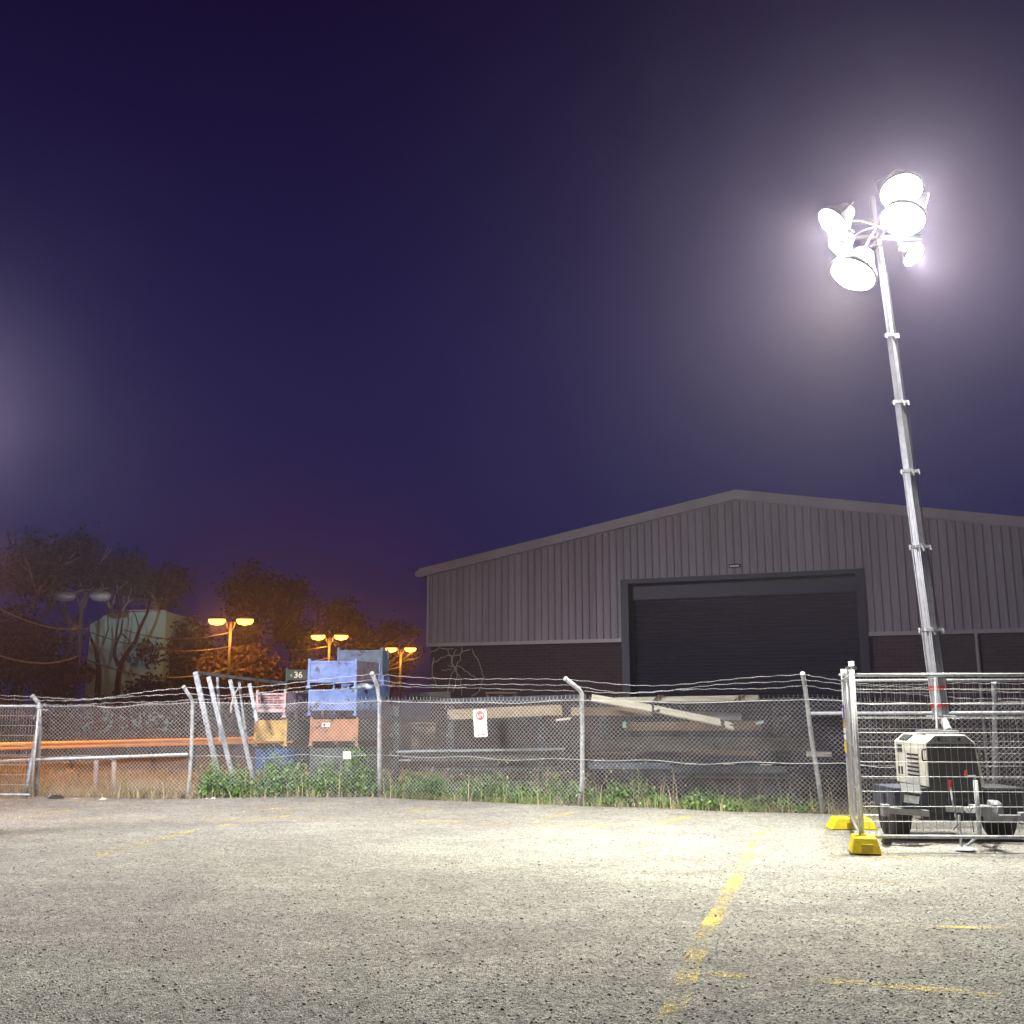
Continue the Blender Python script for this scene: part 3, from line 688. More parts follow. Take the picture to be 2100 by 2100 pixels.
mb = MB(); mb.tube([mpt(1460) + Vector((.12, -.02, 0)), mpt(1250) + Vector((.12, -.02, 0)), mpt(900) + Vector((.08, -.02, 0)), mpt(560) + Vector((.05, -.02, 0))], .009, 6); mb.build('power_cable', M['black'], t)
# head frame
hd = mpt(500)
mb = MB(); mb.beam(hd + Vector((-.62, 0, .12)), hd + Vector((.62, 0, .12)), .05, .05); mb.beam(hd + Vector((-.5, 0, .35)), hd + Vector((.52, 0, .42)), .05, .05); mb.beam(hd, hd + Vector((-.05, 0, .75)), .06, .06)
mb.beam(hd + Vector((0, -.45, .1)), hd + Vector((0, .45, .1)), .05, .05); mb.build('head_frame', M['steel_dark'], t)
HEADS = [((1710, 457), 13.3, (-4, 13, 0), .50, 1.0, 130), ((1722, 506), 13.4, (-3, 15, 0), .36, .8, 130), ((1750, 562), 13.0, (.3, 11.8, 0), .62, 1.0, 100), ((1848, 392), 13.9, (5, 9, 0), .60, .9, 130),
         ((1852, 448), 13.3, (2.2, 10.5, 0), .60, 1.0, 130), ((1872, 522), 14.1, (12, 9, 0), .36, 1.0, 130)]
for (px_, py_), Y_, aim, sz_, wt_, sp__ in HEADS:
    pos = P(px_, py_, Y_); h = flood(t, pos, aim, sz=sz_, spread=sp__, watts=TOWER_W * wt_, tint=(1, 1, .74) if sz_ > .61 else (1, 1, .95))
    mb = MB(); k = hd + Vector((0, 0, .3)); mb.tube([pos + Vector((0, .08, .05)), k.lerp(pos, .4) + Vector((0, 0, .05)), k], .012, 6); mb.build('bracket', M['steel_dark'], h)

# a second tower, just beyond the left edge of the view
t2 = empty('light_tower', (-7.75, 13.6, 0), 'second light tower whose glow spills in from beyond the left edge', 'light tower')
mb = MB(); mb.tube([(-7.75, 13.6, 1.2), (-7.80, 13.6, 5.9)], [.09, .05], 10); mb.build('mast', M['alu'], t2)
mb = MB(); mb.prism([Vector((-8.35, 13.1, .45)), Vector((-8.35, 13.1, 1.1)), Vector((-8.20, 13.1, 1.3)), Vector((-7.30, 13.1, 1.3)), Vector((-7.15, 13.1, 1.1)), Vector((-7.15, 13.1, .45))], (0, 1.1, 0)); mb.build('canopy', M['cream'], t2, bevel=.01)
for sx_ in (-.75, .75):
    mb = MB(); mb.lathe((-7.75 + sx_, 13.6, .3), [(.2, -.08), (.3, -.07), (.3, .07), (.2, .08)], 24, 'x'); mb.build('wheel', M['rubber'], t2)
mb = MB(); mb.beam((-8.45, 13.6, 5.75), (-7.15, 13.6, 5.75), .05, .05); mb.build('head_frame', M['galv_dull'], t2)
for dx, aim, sp, wt in ((-.5, (-29, 78, 9.4), 11, .22), (-.15, (-4, 14.5, 0), 120, .9), (-.05, (0.5, 13.5, 0), 100, .7), (.12, (2, 19, .5), 90, .5), (-.7, (-6, 19, .4), 95, .48), (.02, (-1.5, 8, 0), 120, .35)):  # narrow first head is added to brighten the far pale building
    flood(t2, (-7.85 + dx, 13.45 - .3 * (abs(dx * 100) % 3), 5.8 + .25 * (abs(dx * 100) % 2)), aim, watts=TOWER_W * wt, spread=sp, tint=(.97, .95, 1.0))

# ------------------------------------------------------------------ shed
A0 = P(877, 1323, 30); Z1 = A0.z; B0 = G(2034, 1294, Z1)
ud = Vector((B0.x - A0.x, B0.y - A0.y, 0)).normalized(); nd = Vector((-ud.y, ud.x, 0))   # nd points away from the viewer
sb = Vector((A0.x, A0.y, 0))
def Wp(u, z, d=0): return sb + ud * u + nd * d + Vector((0, 0, z))
W_, APX, EZ, AZ, DEP = 18.1, 9.05, 5.62, 7.20, 28
def roofz(u): return EZ + (AZ - EZ) * (1 - abs(u - APX) / APX)
M['clad'] = mat('grey_wall_cladding', (.31, .28, .30), .55, .15, .12, .8, .05, 4, stretch=(3, 3, .25), col2=(.235, .21, .225))
M['clad_trim'] = mat('grey_metal_trim', (.36, .33, .335), .5, .2, .1, 1)
def brickmat():
    m = bpy.data.materials.new('painted_brick'); m.use_nodes = True; n = m.node_tree.nodes; l = m.node_tree.links; b = n['Principled BSDF']; b.inputs['Roughness'].default_value = .85
    t_ = n.new('ShaderNodeTexCoord'); mp = n.new('ShaderNodeMapping'); mp.inputs['Rotation'].default_value = (R(90), 0, 0); l.new(t_.outputs['Object'], mp.inputs[0])
    k = n.new('ShaderNodeTexBrick'); k.inputs['Scale'].default_value = 1; k.inputs['Brick Width'].default_value = .24; k.inputs['Row Height'].default_value = .086; k.inputs['Mortar Size'].default_value = .008
    k.inputs['Color1'].default_value = (.055, .032, .036, 1); k.inputs['Color2'].default_value = (.075, .045, .048, 1); k.inputs['Mortar'].default_value = (.09, .075, .08, 1)
    l.new(mp.outputs[0], k.inputs[0]); l.new(k.outputs[0], b.inputs['Base Color'])
    bu = n.new('ShaderNodeBump'); bu.inputs['Distance'].default_value = .01; bu.invert = True; l.new(k.outputs['Fac'], bu.inputs['Height']); l.new(bu.outputs[0], b.inputs['Normal']); return m
M['brick'] = brickmat()
M['door'] = mat('dark_roller_door', (.032, .028, .050), .5, .2, .1, .7)
M['roof'] = mat('grey_steel_roof', (.25, .24, .25), .5, .4, .15, 1)
shed = empty('warehouse_shed', sb + ud * APX, 'large grey ribbed metal shed with brick base and dark roller door', 'shed')
D0, D1, DZ = 5.95, 12.03, 4.98
mb = MB()
mb.prism([Wp(0.06, -.1, .10), Wp(D0, -.1, .10), Wp(D0, Z1, .10), Wp(0.06, Z1, .10)], nd * .22); mb.prism([Wp(D1, -.1, .10), Wp(W_ - .06, -.1, .10), Wp(W_ - .06, Z1, .10), Wp(D1, Z1, .10)], nd * .22)
mb.prism([Wp(.06, -.1, .33), Wp(.06, -.1, DEP), Wp(.06, Z1, DEP), Wp(.06, Z1, .33)], ud * .2)
mb.build('brick_wall', M['brick'], shed)
mb = MB()
poly = [Wp(0, Z1), Wp(D0, Z1), Wp(D0, DZ), Wp(D1, DZ), Wp(D1, Z1), Wp(W_, Z1), Wp(W_, EZ), Wp(APX, AZ), Wp(0, EZ)]
# triangulate by pieces
for pc in ([Wp(0, Z1), Wp(D0, Z1), Wp(D0, roofz(D0)), Wp(0, EZ)], [Wp(D0, DZ), Wp(D1, DZ), Wp(D1, roofz(D1)), Wp(APX, AZ), Wp(D0, roofz(D0))], [Wp(D1, Z1), Wp(W_, Z1), Wp(W_, EZ), Wp(D1, roofz(D1))]):
    mb.prism(pc, nd * .08)
u = .10
while u < W_:
    z0 = DZ + .12 if D0 - .15 < u < D1 + .12 else Z1 + .05
    a = Wp(u, z0, -.016); b = Wp(u, roofz(u) - .16, -.016)
    mb.prism([Wp(u - .045, z0, -.001), Wp(u - .022, z0, -.034), Wp(u + .022, z0, -.034), Wp(u + .045, z0, -.001)], Vector((0, 0, b.z - z0)))
    u += .20
mb.prism([Wp(0, Z1, .08), Wp(0, Z1, DEP), Wp(0, EZ, DEP), Wp(0, EZ, .08)], ud * .08)
mb.build('cladding', M['clad'], shed)
mb = MB(); 
mb.prism([Wp(-.03, Z1 - .05, -.04), Wp(D0 - .12, Z1 - .05, -.04), Wp(D0 - .12, Z1 + .05, -.04), Wp(-.03, Z1 + .05, -.04)], nd * .035)
mb.build('flashing', M['clad_trim'], shed); mb = MB()
mb.prism([Wp(D1 + .12, Z1 - .05, -.04), Wp(W_, Z1 - .05, -.04), Wp(W_, Z1 + .05, -.04), Wp(D1 + .12, Z1 + .05, -.04)], nd * .035)
mb.build('flashing', M['clad_trim'], shed); mb = MB()
mb.prism([Wp(-.03, Z1 + .051, -.042), Wp(.05, Z1 + .051, -.042), Wp(.05, EZ - .1, -.042), Wp(-.03, EZ - .1, -.042)], nd * .04)
mb.build('flashing', M['clad_trim'], shed)
mb = MB()
mb.prism([Wp(-.30, EZ - .20, -.10), Wp(APX, AZ - .12, -.10), Wp(APX, AZ + .14, -.10), Wp(-.30, EZ + .06, -.10)], nd * .055)
mb.prism([Wp(APX + .002, AZ - .12, -.10), Wp(W_ + .3, EZ - .20, -.10), Wp(W_ + .3, EZ + .06, -.10), Wp(APX + .002, AZ + .14, -.10)], nd * .055)
mb.build('barge_board', M['clad_trim'], shed)
mb = MB(); mb.hexa([Wp(-.3, EZ - .02, -.044), Wp(APX, AZ + .06, -.044), Wp(APX, AZ + .06, DEP), Wp(-.3, EZ - .02, DEP)], [Wp(-.3, EZ + .04, -.044), Wp(APX, AZ + .12, -.044), Wp(APX, AZ + .12, DEP), Wp(-.3, EZ + .04, DEP)])
mb.hexa([Wp(APX + .002, AZ + .06, -.044), Wp(W_ + .3, EZ - .02, -.044), Wp(W_ + .3, EZ - .02, DEP), Wp(APX + .002, AZ + .06, DEP)], [Wp(APX + .002, AZ + .12, -.044), Wp(W_ + .3, EZ + .04, -.044), Wp(W_ + .3, EZ + .04, DEP), Wp(APX + .002, AZ + .12, DEP)])
mb.build('roof', M['roof'], shed)
mb = MB(); mb.beam(Wp(-.36, EZ - .08, -.06), Wp(-.36, EZ - .08, DEP), .13, .15); mb.build('gutter', M['clad_trim'], shed)
mb = MB()
zz = 0
while zz < DZ - .45:
    mb.prism([Wp(D0 + .12, zz, .36), Wp(D0 + .12, zz + .045, .335), Wp(D0 + .12, zz + .085, .36)], ud * (D1 - D0 - .24)); zz += .09
mb.prism([Wp(D0 + .12, 0, .37), Wp(D1 - .12, 0, .37), Wp(D1 - .12, DZ - .35, .37), Wp(D0 + .12, DZ - .35, .37)], nd * .03)
dr = mb.build('roller_door', M['door'], shed)
mb = MB(); mb.prism([Wp(D0 + .10, DZ - .44, .20), Wp(D1 - .10, DZ - .44, .20), Wp(D1 - .10, DZ - .08, .20), Wp(D0 + .10, DZ - .08, .20)], nd * .25); mb.build('drum_cover', M['door'], dr)
mb = MB()
mb.prism([Wp(D0 - .11, -.1, -.06), Wp(D0 + .10, -.1, -.06), Wp(D0 + .10, DZ - .02, -.06), Wp(D0 - .11, DZ - .02, -.06)], nd * .42)
mb.prism([Wp(D1 - .10, -.1, -.06), Wp(D1 + .11, -.1, -.06), Wp(D1 + .11, DZ - .02, -.06), Wp(D1 - .10, DZ - .02, -.06)], nd * .42)
mb.prism([Wp(D0 - .11, DZ - .02, -.062), Wp(D1 + .11, DZ - .02, -.062), Wp(D1 + .11, DZ + .10, -.062), Wp(D0 - .11, DZ + .10, -.062)], nd * .42)
mb.build('door_frame', M['door'], shed)
mb = MB(); mb.beam(Wp(8.80, 5.30, -.09), Wp(9.10, 5.30, -.09), .1, .09); wlt = mb.build('wall_lamp', M['black'], shed)
mb = MB(); mb.beam(Wp(8.83, 5.29, -.15), Wp(9.07, 5.29, -.15), .02, .035); mb.build('lamp_glass', M['white'], wlt)
mb = MB(); mb.tube([Wp(14.6, 0, .04), Wp(14.6, Z1, .04)], .045, 8); mb.build('downpipe', M['clad_trim'], shed)
# bare vine / scrawled runner on the brick
rv = empty('bare_vine', Wp(.7, 2.4, .05), 'bare pale vine stems sprawling over the corner of the brick wall', 'vine')
strokes = [[(.05, 3.25), (.35, 3.35), (.8, 3.32)], [(.55, 3.35), (.75, 3.0), (.95, 2.6), (.8, 2.1)], [(1.05, 3.38), (1.0, 3.0), (.75, 2.6), (.62, 2.1), (.55, 1.6)], [(.1, 2.9), (.5, 3.1), (.95, 3.15), (1.3, 3.3)],
           [(1.35, 3.3), (1.6, 2.9), (1.72, 2.5), (1.6, 2.1), (1.3, 1.9)], [(.15, 3.1), (.1, 2.7), (.25, 2.3)], [(.6, 2.85), (1.0, 2.8), (1.3, 2.6), (1.5, 2.5)], [(.85, 3.3), (.7, 2.9), (1.0, 2.5), (1.05, 2.0)], [(.4, 2.7), (.75, 2.75)], [(.5, 2.3), (.9, 2.2), (1.2, 2.25)]]
for s_ in strokes:
    mb = MB(); pts = []
    for a, b in zip(s_, s_[1:]):
        for k in range(5): pts.append(Wp(a[0] + (b[0] - a[0]) * k / 5 + random.uniform(-.03, .03), a[1] + (b[1] - a[1]) * k / 5 + random.uniform(-.03, .03), .085))
    pts.append(Wp(*s_[-1], .085)); mb.tube(pts, .014, 5); mb.build('stem', M['wood_pale'], rv)

# ------------------------------------------------------------------ stillages behind the fence
def stillage(x0, x1, yt, yb, Y, dep, m, label, legs=7, top=3, mside=None, group='stacked steel stillages', skew=.35, toprail=True):
    a = P(x0, yt, Y); b = P(x1, yt, Y); zt_ = a.z; zb_ = P(x0, yb, Y).z; px = (x1 - x0) / (b.x - a.x)
    xa, xb = a.x, b.x; r = .05; zl = zb_ - legs / px; zu = zt_ + top / px
    sk = skew; root = empty('steel_stillage', ((xa + xb) / 2, Y, zl), label, 'stillage', group)
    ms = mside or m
    for qx, qy, sx_ in ((xa, Y, 0), (xb, Y, 0), (xa + sk * dep, Y + dep, 1), (xb + sk * dep, Y + dep, 1)):
        mb = MB(); mb.box((qx + (r / 2 if qx in (xa, xa + sk * dep) else -r / 2), qy + r / 2, (zl + zu) / 2), (r, r, zu - zl)); po = mb.build('corner_post', m, root, bevel=.004)
        mb = MB(); mb.box((qx + (r / 2 if qx in (xa, xa + sk * dep) else -r / 2), qy + r / 2, zl + .018), (r * 1.7, r * 1.7, .035)); mb.build('foot_plate', m, po)
    mb = MB(); mb.box(((xa + xb) / 2, Y + .02, (zt_ + zb_) / 2), (xb - xa - 2 * r, .012, zt_ - zb_ - .03)); mb.build('front_panel', m, root)
    mb = MB(); mb.box(((xa + xb) / 2, Y + .022, zt_ - .025), (xb - xa - 2 * r, .04, .045)); mb.build('rail', m, root, bevel=.003); mb = MB(); mb.box(((xa + xb) / 2, Y + .022, zb_ + .02), (xb - xa - 2 * r, .04, .04)); mb.build('rail', m, root, bevel=.003)
    for s_ in (0, 1):
        xx = xa + .01 if s_ == 0 else xb - .02; mb = MB(); o = Vector((sk * (dep - 2 * r), dep - 2 * r, 0)); p = Vector((xx + sk * r, Y + r, 0))
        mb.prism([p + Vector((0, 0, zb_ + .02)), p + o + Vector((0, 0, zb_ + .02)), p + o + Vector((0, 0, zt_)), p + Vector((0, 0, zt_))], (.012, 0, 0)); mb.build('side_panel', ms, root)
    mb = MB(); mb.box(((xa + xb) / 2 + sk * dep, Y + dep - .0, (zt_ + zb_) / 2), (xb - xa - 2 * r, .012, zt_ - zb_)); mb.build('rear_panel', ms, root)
    mb = MB(); mb.hexa([Vector((xa + .03, Y + .05, zb_)), Vector((xb - .03, Y + .05, zb_)), Vector((xb - .03 + sk * dep * .9, Y + dep * .95, zb_)), Vector((xa + .03 + sk * dep * .9, Y + dep * .95, zb_))],
        [Vector((xa + .03, Y + .05, zb_ + .03)), Vector((xb - .03, Y + .05, zb_ + .03)), Vector((xb - .03 + sk * dep * .9, Y + dep * .95, zb_ + .03)), Vector((xa + .03 + sk * dep * .9, Y + dep * .95, zb_ + .03))]); mb.build('floor_pan', ms, root)
    return root
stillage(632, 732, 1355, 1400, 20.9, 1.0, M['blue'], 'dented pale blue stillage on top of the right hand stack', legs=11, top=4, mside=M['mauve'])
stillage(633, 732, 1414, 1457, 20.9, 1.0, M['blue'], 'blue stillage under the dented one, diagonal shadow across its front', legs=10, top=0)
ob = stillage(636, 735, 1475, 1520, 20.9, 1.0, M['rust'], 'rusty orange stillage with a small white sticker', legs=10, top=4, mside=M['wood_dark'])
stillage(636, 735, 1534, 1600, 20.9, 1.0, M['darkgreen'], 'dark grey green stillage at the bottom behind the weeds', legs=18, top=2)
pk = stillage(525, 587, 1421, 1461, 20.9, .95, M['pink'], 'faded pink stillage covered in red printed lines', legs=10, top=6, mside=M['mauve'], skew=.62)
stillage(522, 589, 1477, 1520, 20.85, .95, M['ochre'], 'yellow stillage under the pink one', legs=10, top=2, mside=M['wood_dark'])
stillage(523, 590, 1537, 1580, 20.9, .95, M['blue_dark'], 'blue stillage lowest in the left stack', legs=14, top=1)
gr = stillage(586, 634, 1373, 1395, 22.2, .9, M['green'], 'dark green stillage with cream numbers on it', legs=18, top=4)
stillage(613, 640, 1418, 1442, 22.4, .8, M['darkgreen'], 'grey green stillage half hidden under the numbered one', legs=12, top=3)
stillage(692, 785, 1333, 1380, 23.2, .5, M['blue_faded'], 'faded blue stillage standing highest at the back', legs=3, top=5, skew=.15)
stillage(700, 787, 1386, 1430, 23.1, .5, M['blue'], 'blue stillage under the highest one, mostly hidden', legs=8, top=0, skew=.15)
# their marks
def glyph(txt, p, h, m, parent, y):
    cu = bpy.data.curves.new('t', 'FONT'); cu.body = txt; cu.size = h; cu.extrude = .003; cu.offset = .004
    o = bpy.data.objects.new('t', cu); C.objects.link(o)
    dg = bpy.context.evaluated_depsgraph_get(); me = bpy.data.meshes.new_from_object(o.evaluated_get(dg)); bpy.data.objects.remove(o)
    me.transform(Matrix.Translation(p) @ Matrix.Rotation(R(90), 4, 'X')); me.materials.clear(); me.materials.append(m)
    q = bpy.data.objects.new('stencilled_number', me); C.objects.link(q); q.parent = parent; q.matrix_parent_inverse = parent.matrix_basis.inverted(); return q
glyph('36', P(602.5, 1390, 22.19), .185, M['number'], gr, 0); glyph('6', P(595, 1389.5, 22.19), .10, M['number'], gr, 0)
mb = MB(); a = P(660, 1482, 20.88); b = P(677, 1491, 20.88); mb.box((a + b) / 2, (abs(b.x - a.x), .006, abs(a.z - b.z))); st = mb.build('sticker', M['white'], ob)
mb = MB(); c = P(665, 1486.5, 20.87); mb.box(c, (.03, .006, .05)); mb.build('sticker_mark', M['dark_ink'], st)
mb = MB()
for yy, segs in ((1426, ((529, 546), (548, 566), (568, 579))), (1431, ((534, 550), (553, 560), (563, 572))), (1436.5, ((529, 541), (543, 560), (562, 581))), (1441, ((530, 539), (541, 549), (551, 567), (569, 580))), (1446, ((536, 553), (555, 575))), (1451, ((531, 545), (548, 558), (561, 578)))):
    for s0, s1 in segs:
        x_ = s0
        while x_ < s1:
            w2 = random.uniform(.8, 1.6); a = P(x_, yy, 20.895); mb.box(a + Vector((.006, 0, 0)), (w2 * .0085, .005, random.uniform(.018, .028))); x_ += w2 + .5
mb.build('printed_lines', M['ink_red'], pk)
pr_ = empty('plastic_roll', P(740, 1410, 21.3), 'crumpled clear plastic film lying across the blue stillage', 'plastic film')
mb = MB(); pts = [P(716 + k * 6, 1408 + random.uniform(-2, 2), 21.2) for k in range(9)]; mb.tube(pts, [.03, .06, .07, .055, .07, .06, .07, .05, .03], 10); mb.build('film', M['plastic_film'], pr_, smooth=True)

# leaning galvanised frame
fr = empty('leaning_steel_frame', G(430, 1625), 'galvanised steel frame of four slanting uprights leaning beyond the fence', 'steel frame')
for (a, b, wd) in (((401, 1378), (456, 1628), .095), ((428, 1388), (482, 1612), .085), ((472, 1394), (520, 1600), .075), ((512, 1402), (527, 1480), .07)):
    Y_ = 19.9 + (a[0] - 401) * .006; mb = MB(); mb.beam(P(*a, Y_), P(*b, Y_ - .15), .06, wd, up=(1, 0, 0)); up_ = mb.build('upright', M['galv_dull'], fr, bevel=.004)
mb = MB(); mb.beam(P(399, 1379, 19.95), P(470, 1388, 20.5), .09, .06); mb.beam(P(470, 1388, 20.5), P(590, 1402, 21.4), .09, .06); mb.build('top_beam', M['steel_dark'], fr, bevel=.003)
mb = MB(); mb.beam(P(428, 1472, 19.95), P(446, 1500, 20.1), .06, .05); mb.beam(P(446, 1497, 20.1), P(522, 1499, 20.6), .06, .05); mb.build('cross_member', M['steel_dark'], fr, bevel=.003)
for a_, b_ in (((446, 1384), (452, 1520)), ((490, 1392), (508, 1540))):
    mb = MB(); mb.beam(P(*a_, 20.7), P(*b_, 20.7), .05, .045, up=(1, 0, 0)); mb.build('rear_upright', M['galv_dull'], fr)
# white dead branch
bt = tag(MB().tube([P(473, 1462, 19.9), P(474, 1448, 19.9), P(480, 1425, 19.9), P(488, 1412, 19.9), P(490, 1408, 19.9)], [.02, .02, .018, .015, .01], 6).build('dead_branch', M['bark']), 'thin white dead branch standing between the frame uprights', 'branch')
# stub posts
for px_, py_, lb in ((197, 1632, 'pinkish concrete stub post left of its twin beyond the rail'), (234, 1630, 'concrete stub post nearest the bent fence post')):
    Y_ = 20.4; a = P(px_, py_, Y_); b = P(px_, 1562, Y_); o = empty('stub_post', a, lb, 'post', 'two concrete stub posts')
    mb = MB(); mb.tube([Vector((a.x, Y_, -.05)), Vector((b.x, Y_, b.z))], .045, 10); mb.build('shaft', mat('concrete_post', (.42, .33, .27), .85, 0, .2, 6, .2, 30), o, smooth=True)
    mb = MB(); mb.tube([Vector((b.x, Y_, b.z)), Vector((b.x, Y_, b.z + .03))], [.05, .035], 10); mb.build('cap', M['galv_dull'], o)

# ------------------------------------------------------------------ timber and steel racks
def plank(pts, Y, hh, dep, m, name, label, cat, dz=0, Y2=None, group=None):
    a = P(*pts[0], Y); b = P(*pts[1], Y if Y2 is None else Y2)
    mb = MB(); mb.beam(a, b, dep, hh); o = mb.build(name, m, bevel=.004); return tag(o, label, cat, group)
def rack(px, yt, yb, Y, label, arms=(1475, 1510, 1545, 1590), dirn=-1):
    a = P(px, yt, Y); root = empty('cantilever_rack', Vector((a.x, Y, 0)), label, 'rack', 'dark cantilever rack columns')
    mb = MB(); mb.box((a.x, Y, a.z / 2 - .03), (.10, .14, a.z + .06)); mb.build('column', M['steel_dark'], root, bevel=.004)
    for py in arms:
        q = P(px, py, Y); mb = MB(); mb.beam((a.x, Y - .07, q.z), (a.x, Y - .95, q.z + .05), .06, .07); mb.build('arm', M['steel_dark'], root)
    mb = MB(); mb.beam((a.x, Y - .9, .04), (a.x, Y + .4, .04), .1, .1); mb.build('base', M['steel_dark'], root)
for px_, lb in ((815, 'dark rack column beside the post nearest the stillages'), (925, 'dark rack column left of the no standing sign'), (1110, 'dark rack column right of the sign'), (1235, 'dark rack column under the broken planks'), (1400, 'dark rack column in the middle of the timber'), (1590, 'dark rack column at the right end of the timber')):
    rack(px_, 1448, 1640, 20.4, lb)
plank(((905, 1439), (1203, 1430)), 19.6, .11, .12, M['steel_dark'], 'steel_beam', 'long dark steel beam resting on top of the left racks', 'beam', Y2=18.9)
plank(((918, 1466), (1152, 1456)), 19.5, .19, .05, M['wood_tan'], 'timber_board', 'wide tan board under the long dark beam', 'board', Y2=19.0)
plank(((1171, 1459), (1338, 1459)), 19.0, .15, .05, M['wood_tan'], 'timber_board', 'brown board behind the bent centre post', 'board')
plank(((1140, 1477), (1170, 1473)), 18.9, .04, .10, M['wood_pale'], 'timber_offcut', 'pale short offcut beside the bent centre post', 'timber')
mb = MB(); a = P(844, 1485, 20.2); b = P(893, 1538, 20.2); mb.box(((a.x + b.x) / 2, 20.5, (a.z + b.z) / 2), (b.x - a.x, .6, a.z - b.z)); mb.box(((a.x + b.x) / 2, 20.18, a.z + .02), (b.x - a.x + .05, .1, .04))
tag(mb.build('rusty_crate', M['wood_brown'], bevel=.01), 'brown rusty metal box sitting on the left rack', 'crate')
plank(((815, 1541), (1157, 1536)), 19.8, .035, .30, M['galv_dull'], 'steel_channel', 'thin grey steel channel above the dark boards', 'steel channel')
plank(((838, 1552), (1157, 1550)), 19.9, .15, .30, M['wood_dark'], 'timber_stack', 'dark boards stacked on the middle shelf left of the centre post', 'timber stack')
plank(((818, 1559), (842, 1559)), 19.6, .03, .15, M['alu'], 'steel_offcut', 'bright metal offcut left of the dark boards', 'offcut')
plank(((838, 1577), (1150, 1575)), 20.1, .05, .5, M['steel_dark'], 'steel_plate', 'dark flat plates on the low shelf', 'steel plate')
plank(((844, 1593), (893, 1590)), 19.7, .045, .10, M['wood_brown'], 'timber_offcut', 'light brown offcut low at the left of the racks', 'timber')
plank(((1112, 1588), (1158, 1585)), 19.0, .045, .10, M['wood_brown'], 'timber_offcut', 'light brown offcut low beside the centre post', 'timber')
mb = MB(); a = P(838, 1418, 23); b = P(924, 1440, 23); mb.hexa([Vector((a.x, 23, b.z)), Vector((b.x, 23, b.z)), Vector((b.x, 23.6, b.z)), Vector((a.x, 23.6, b.z))], [Vector((a.x, 23, a.z - .03)), Vector((b.x, 23, a.z)), Vector((b.x, 23.6, a.z)), Vector((a.x, 23.6, a.z - .03))])
tag(mb.build('timber_crate', M['wood_grey'], bevel=.01), 'grey timber crate showing above the fence right of the stillages', 'crate')
mb = MB(); a = P(1000, 1421, 23); b = P(1056, 1440, 23)
for xx in (a.x, (a.x + b.x) / 2, b.x): mb.box((xx, 23.3, (a.z + b.z) / 2), (.07, .5, a.z - b.z))
mb.box(((a.x + b.x) / 2, 23.3, a.z), (b.x - a.x + .1, .6, .04))
tag(mb.build('timber_pallet', M['wood_brown'], bevel=.004), 'brown timber pallet above the long dark beam', 'pallet')
plank(((1262, 1436), (1552, 1431)), 19.6, .10, .25, M['wood_pale'], 'timber_plank', 'long thin plank lying along the top of the right rack', 'plank')
plank(((1545, 1437), (1575, 1437)), 19.6, .05, .25, M['wood_grey'], 'timber_offcut', 'grey plank end at the top right of the timber', 'timber')
for i_, (px_, lb) in enumerate(((1345, 'small upright batten on the top plank, left one'), (1512, 'small upright batten on the top plank, right one'))):
    mb = MB(); mb.beam(P(px_ - 6, 1437, 19.45), P(px_ + 8, 1425, 19.45), .03, .03); mb.beam(P(px_ + 3, 1437, 19.45), P(px_ + 15, 1425, 19.45), .03, .03); tag(mb.build('batten', M['wood_brown']), lb, 'batten')
def tilted(a, b, Y, wd, m, lb):
    # a plank lying on its face, tipped towards the lot
    a = P(*a, Y); b = P(*b, Y); d = (b - a).normalized(); s_ = Vector((.12, .86, .42)).normalized() * wd; n_ = d.cross(s_).normalized() * .03
    mb = MB(); mb.hexa([a, b, b + s_, a + s_], [a + n_, b + n_, b + s_ + n_, a + s_ + n_]); return tag(mb.build('timber_plank', m, bevel=.004), lb, 'plank', 'broken pale planks')
tilted((1212, 1439), (1336, 1461), 18.6, .26, M['wood_pale'], 'pale slanting plank, upper piece beside the centre post')
tilted((1341, 1462), (1478, 1490), 18.6, .26, M['wood_pale'], 'pale slanting plank, middle piece')
tilted((1487, 1493), (1504, 1499), 18.6, .24, M['wood_pale'], 'pale slanting plank, short lowest piece')
plank(((1336, 1461), (1352, 1456)), 18.65, .04, .2, M['wood_dark'], 'timber_offcut', 'dark splintered offcut in the break of the pale planks', 'timber')
plank(((1478, 1490), (1530, 1484)), 18.75, .04, .12, M['wood_dark'], 'timber_offcut', 'dark offcut over the lowest pale piece', 'timber')
plank(((1400, 1466), (1520, 1470)), 19.9, .14, .05, mat('whitish_board', (.26, .27, .29), .7, 0, .15, 4), 'pale_board', 'greyish white board behind the slanting planks', 'board')
rb = empty('red_brown_beam', P(1420, 1490, 19.8), 'red brown beam with mint green ends', 'beam')
mb = MB(); mb.beam(P(1278, 1490, 19.8), P(1560, 1488, 19.8), .2, .16); mb.build('beam', M['wood_brown'], rb, bevel=.004)
mb = MB(); mb.beam(P(1277, 1486, 19.69), P(1284, 1486, 19.69), .02, .11); mb.build('painted_end', mat('mint_paint', (.30, .52, .44), .6), rb)
mb = MB(); mb.beam(P(1550, 1484, 19.69), P(1566, 1480, 19.69), .02, .05); mb.build('painted_end', mat('mint_paint_light', (.35, .50, .42), .6), rb)
plank(((1212, 1526), (1460, 1527)), 19.8, .26, .35, M['wood_grey'], 'timber_stack', 'wide grey stack of timber on the right rack', 'timber stack')
plank(((1470, 1526), (1668, 1528)), 19.9, .24, .35, M['wood_grey'], 'timber_stack', 'grey timber stack reaching past the leaning post', 'timber stack')
plank(((1417, 1541), (1550, 1546)), 19.3, .07, .12, M['wood_brown'], 'timber_plank', 'orange brown plank in front of the grey stacks', 'plank')
plank(((1655, 1546), (1704, 1547)), 19.0, .085, .10, M['wood_pale'], 'timber_plank', 'pale plank end sticking out right of the leaning post', 'plank')
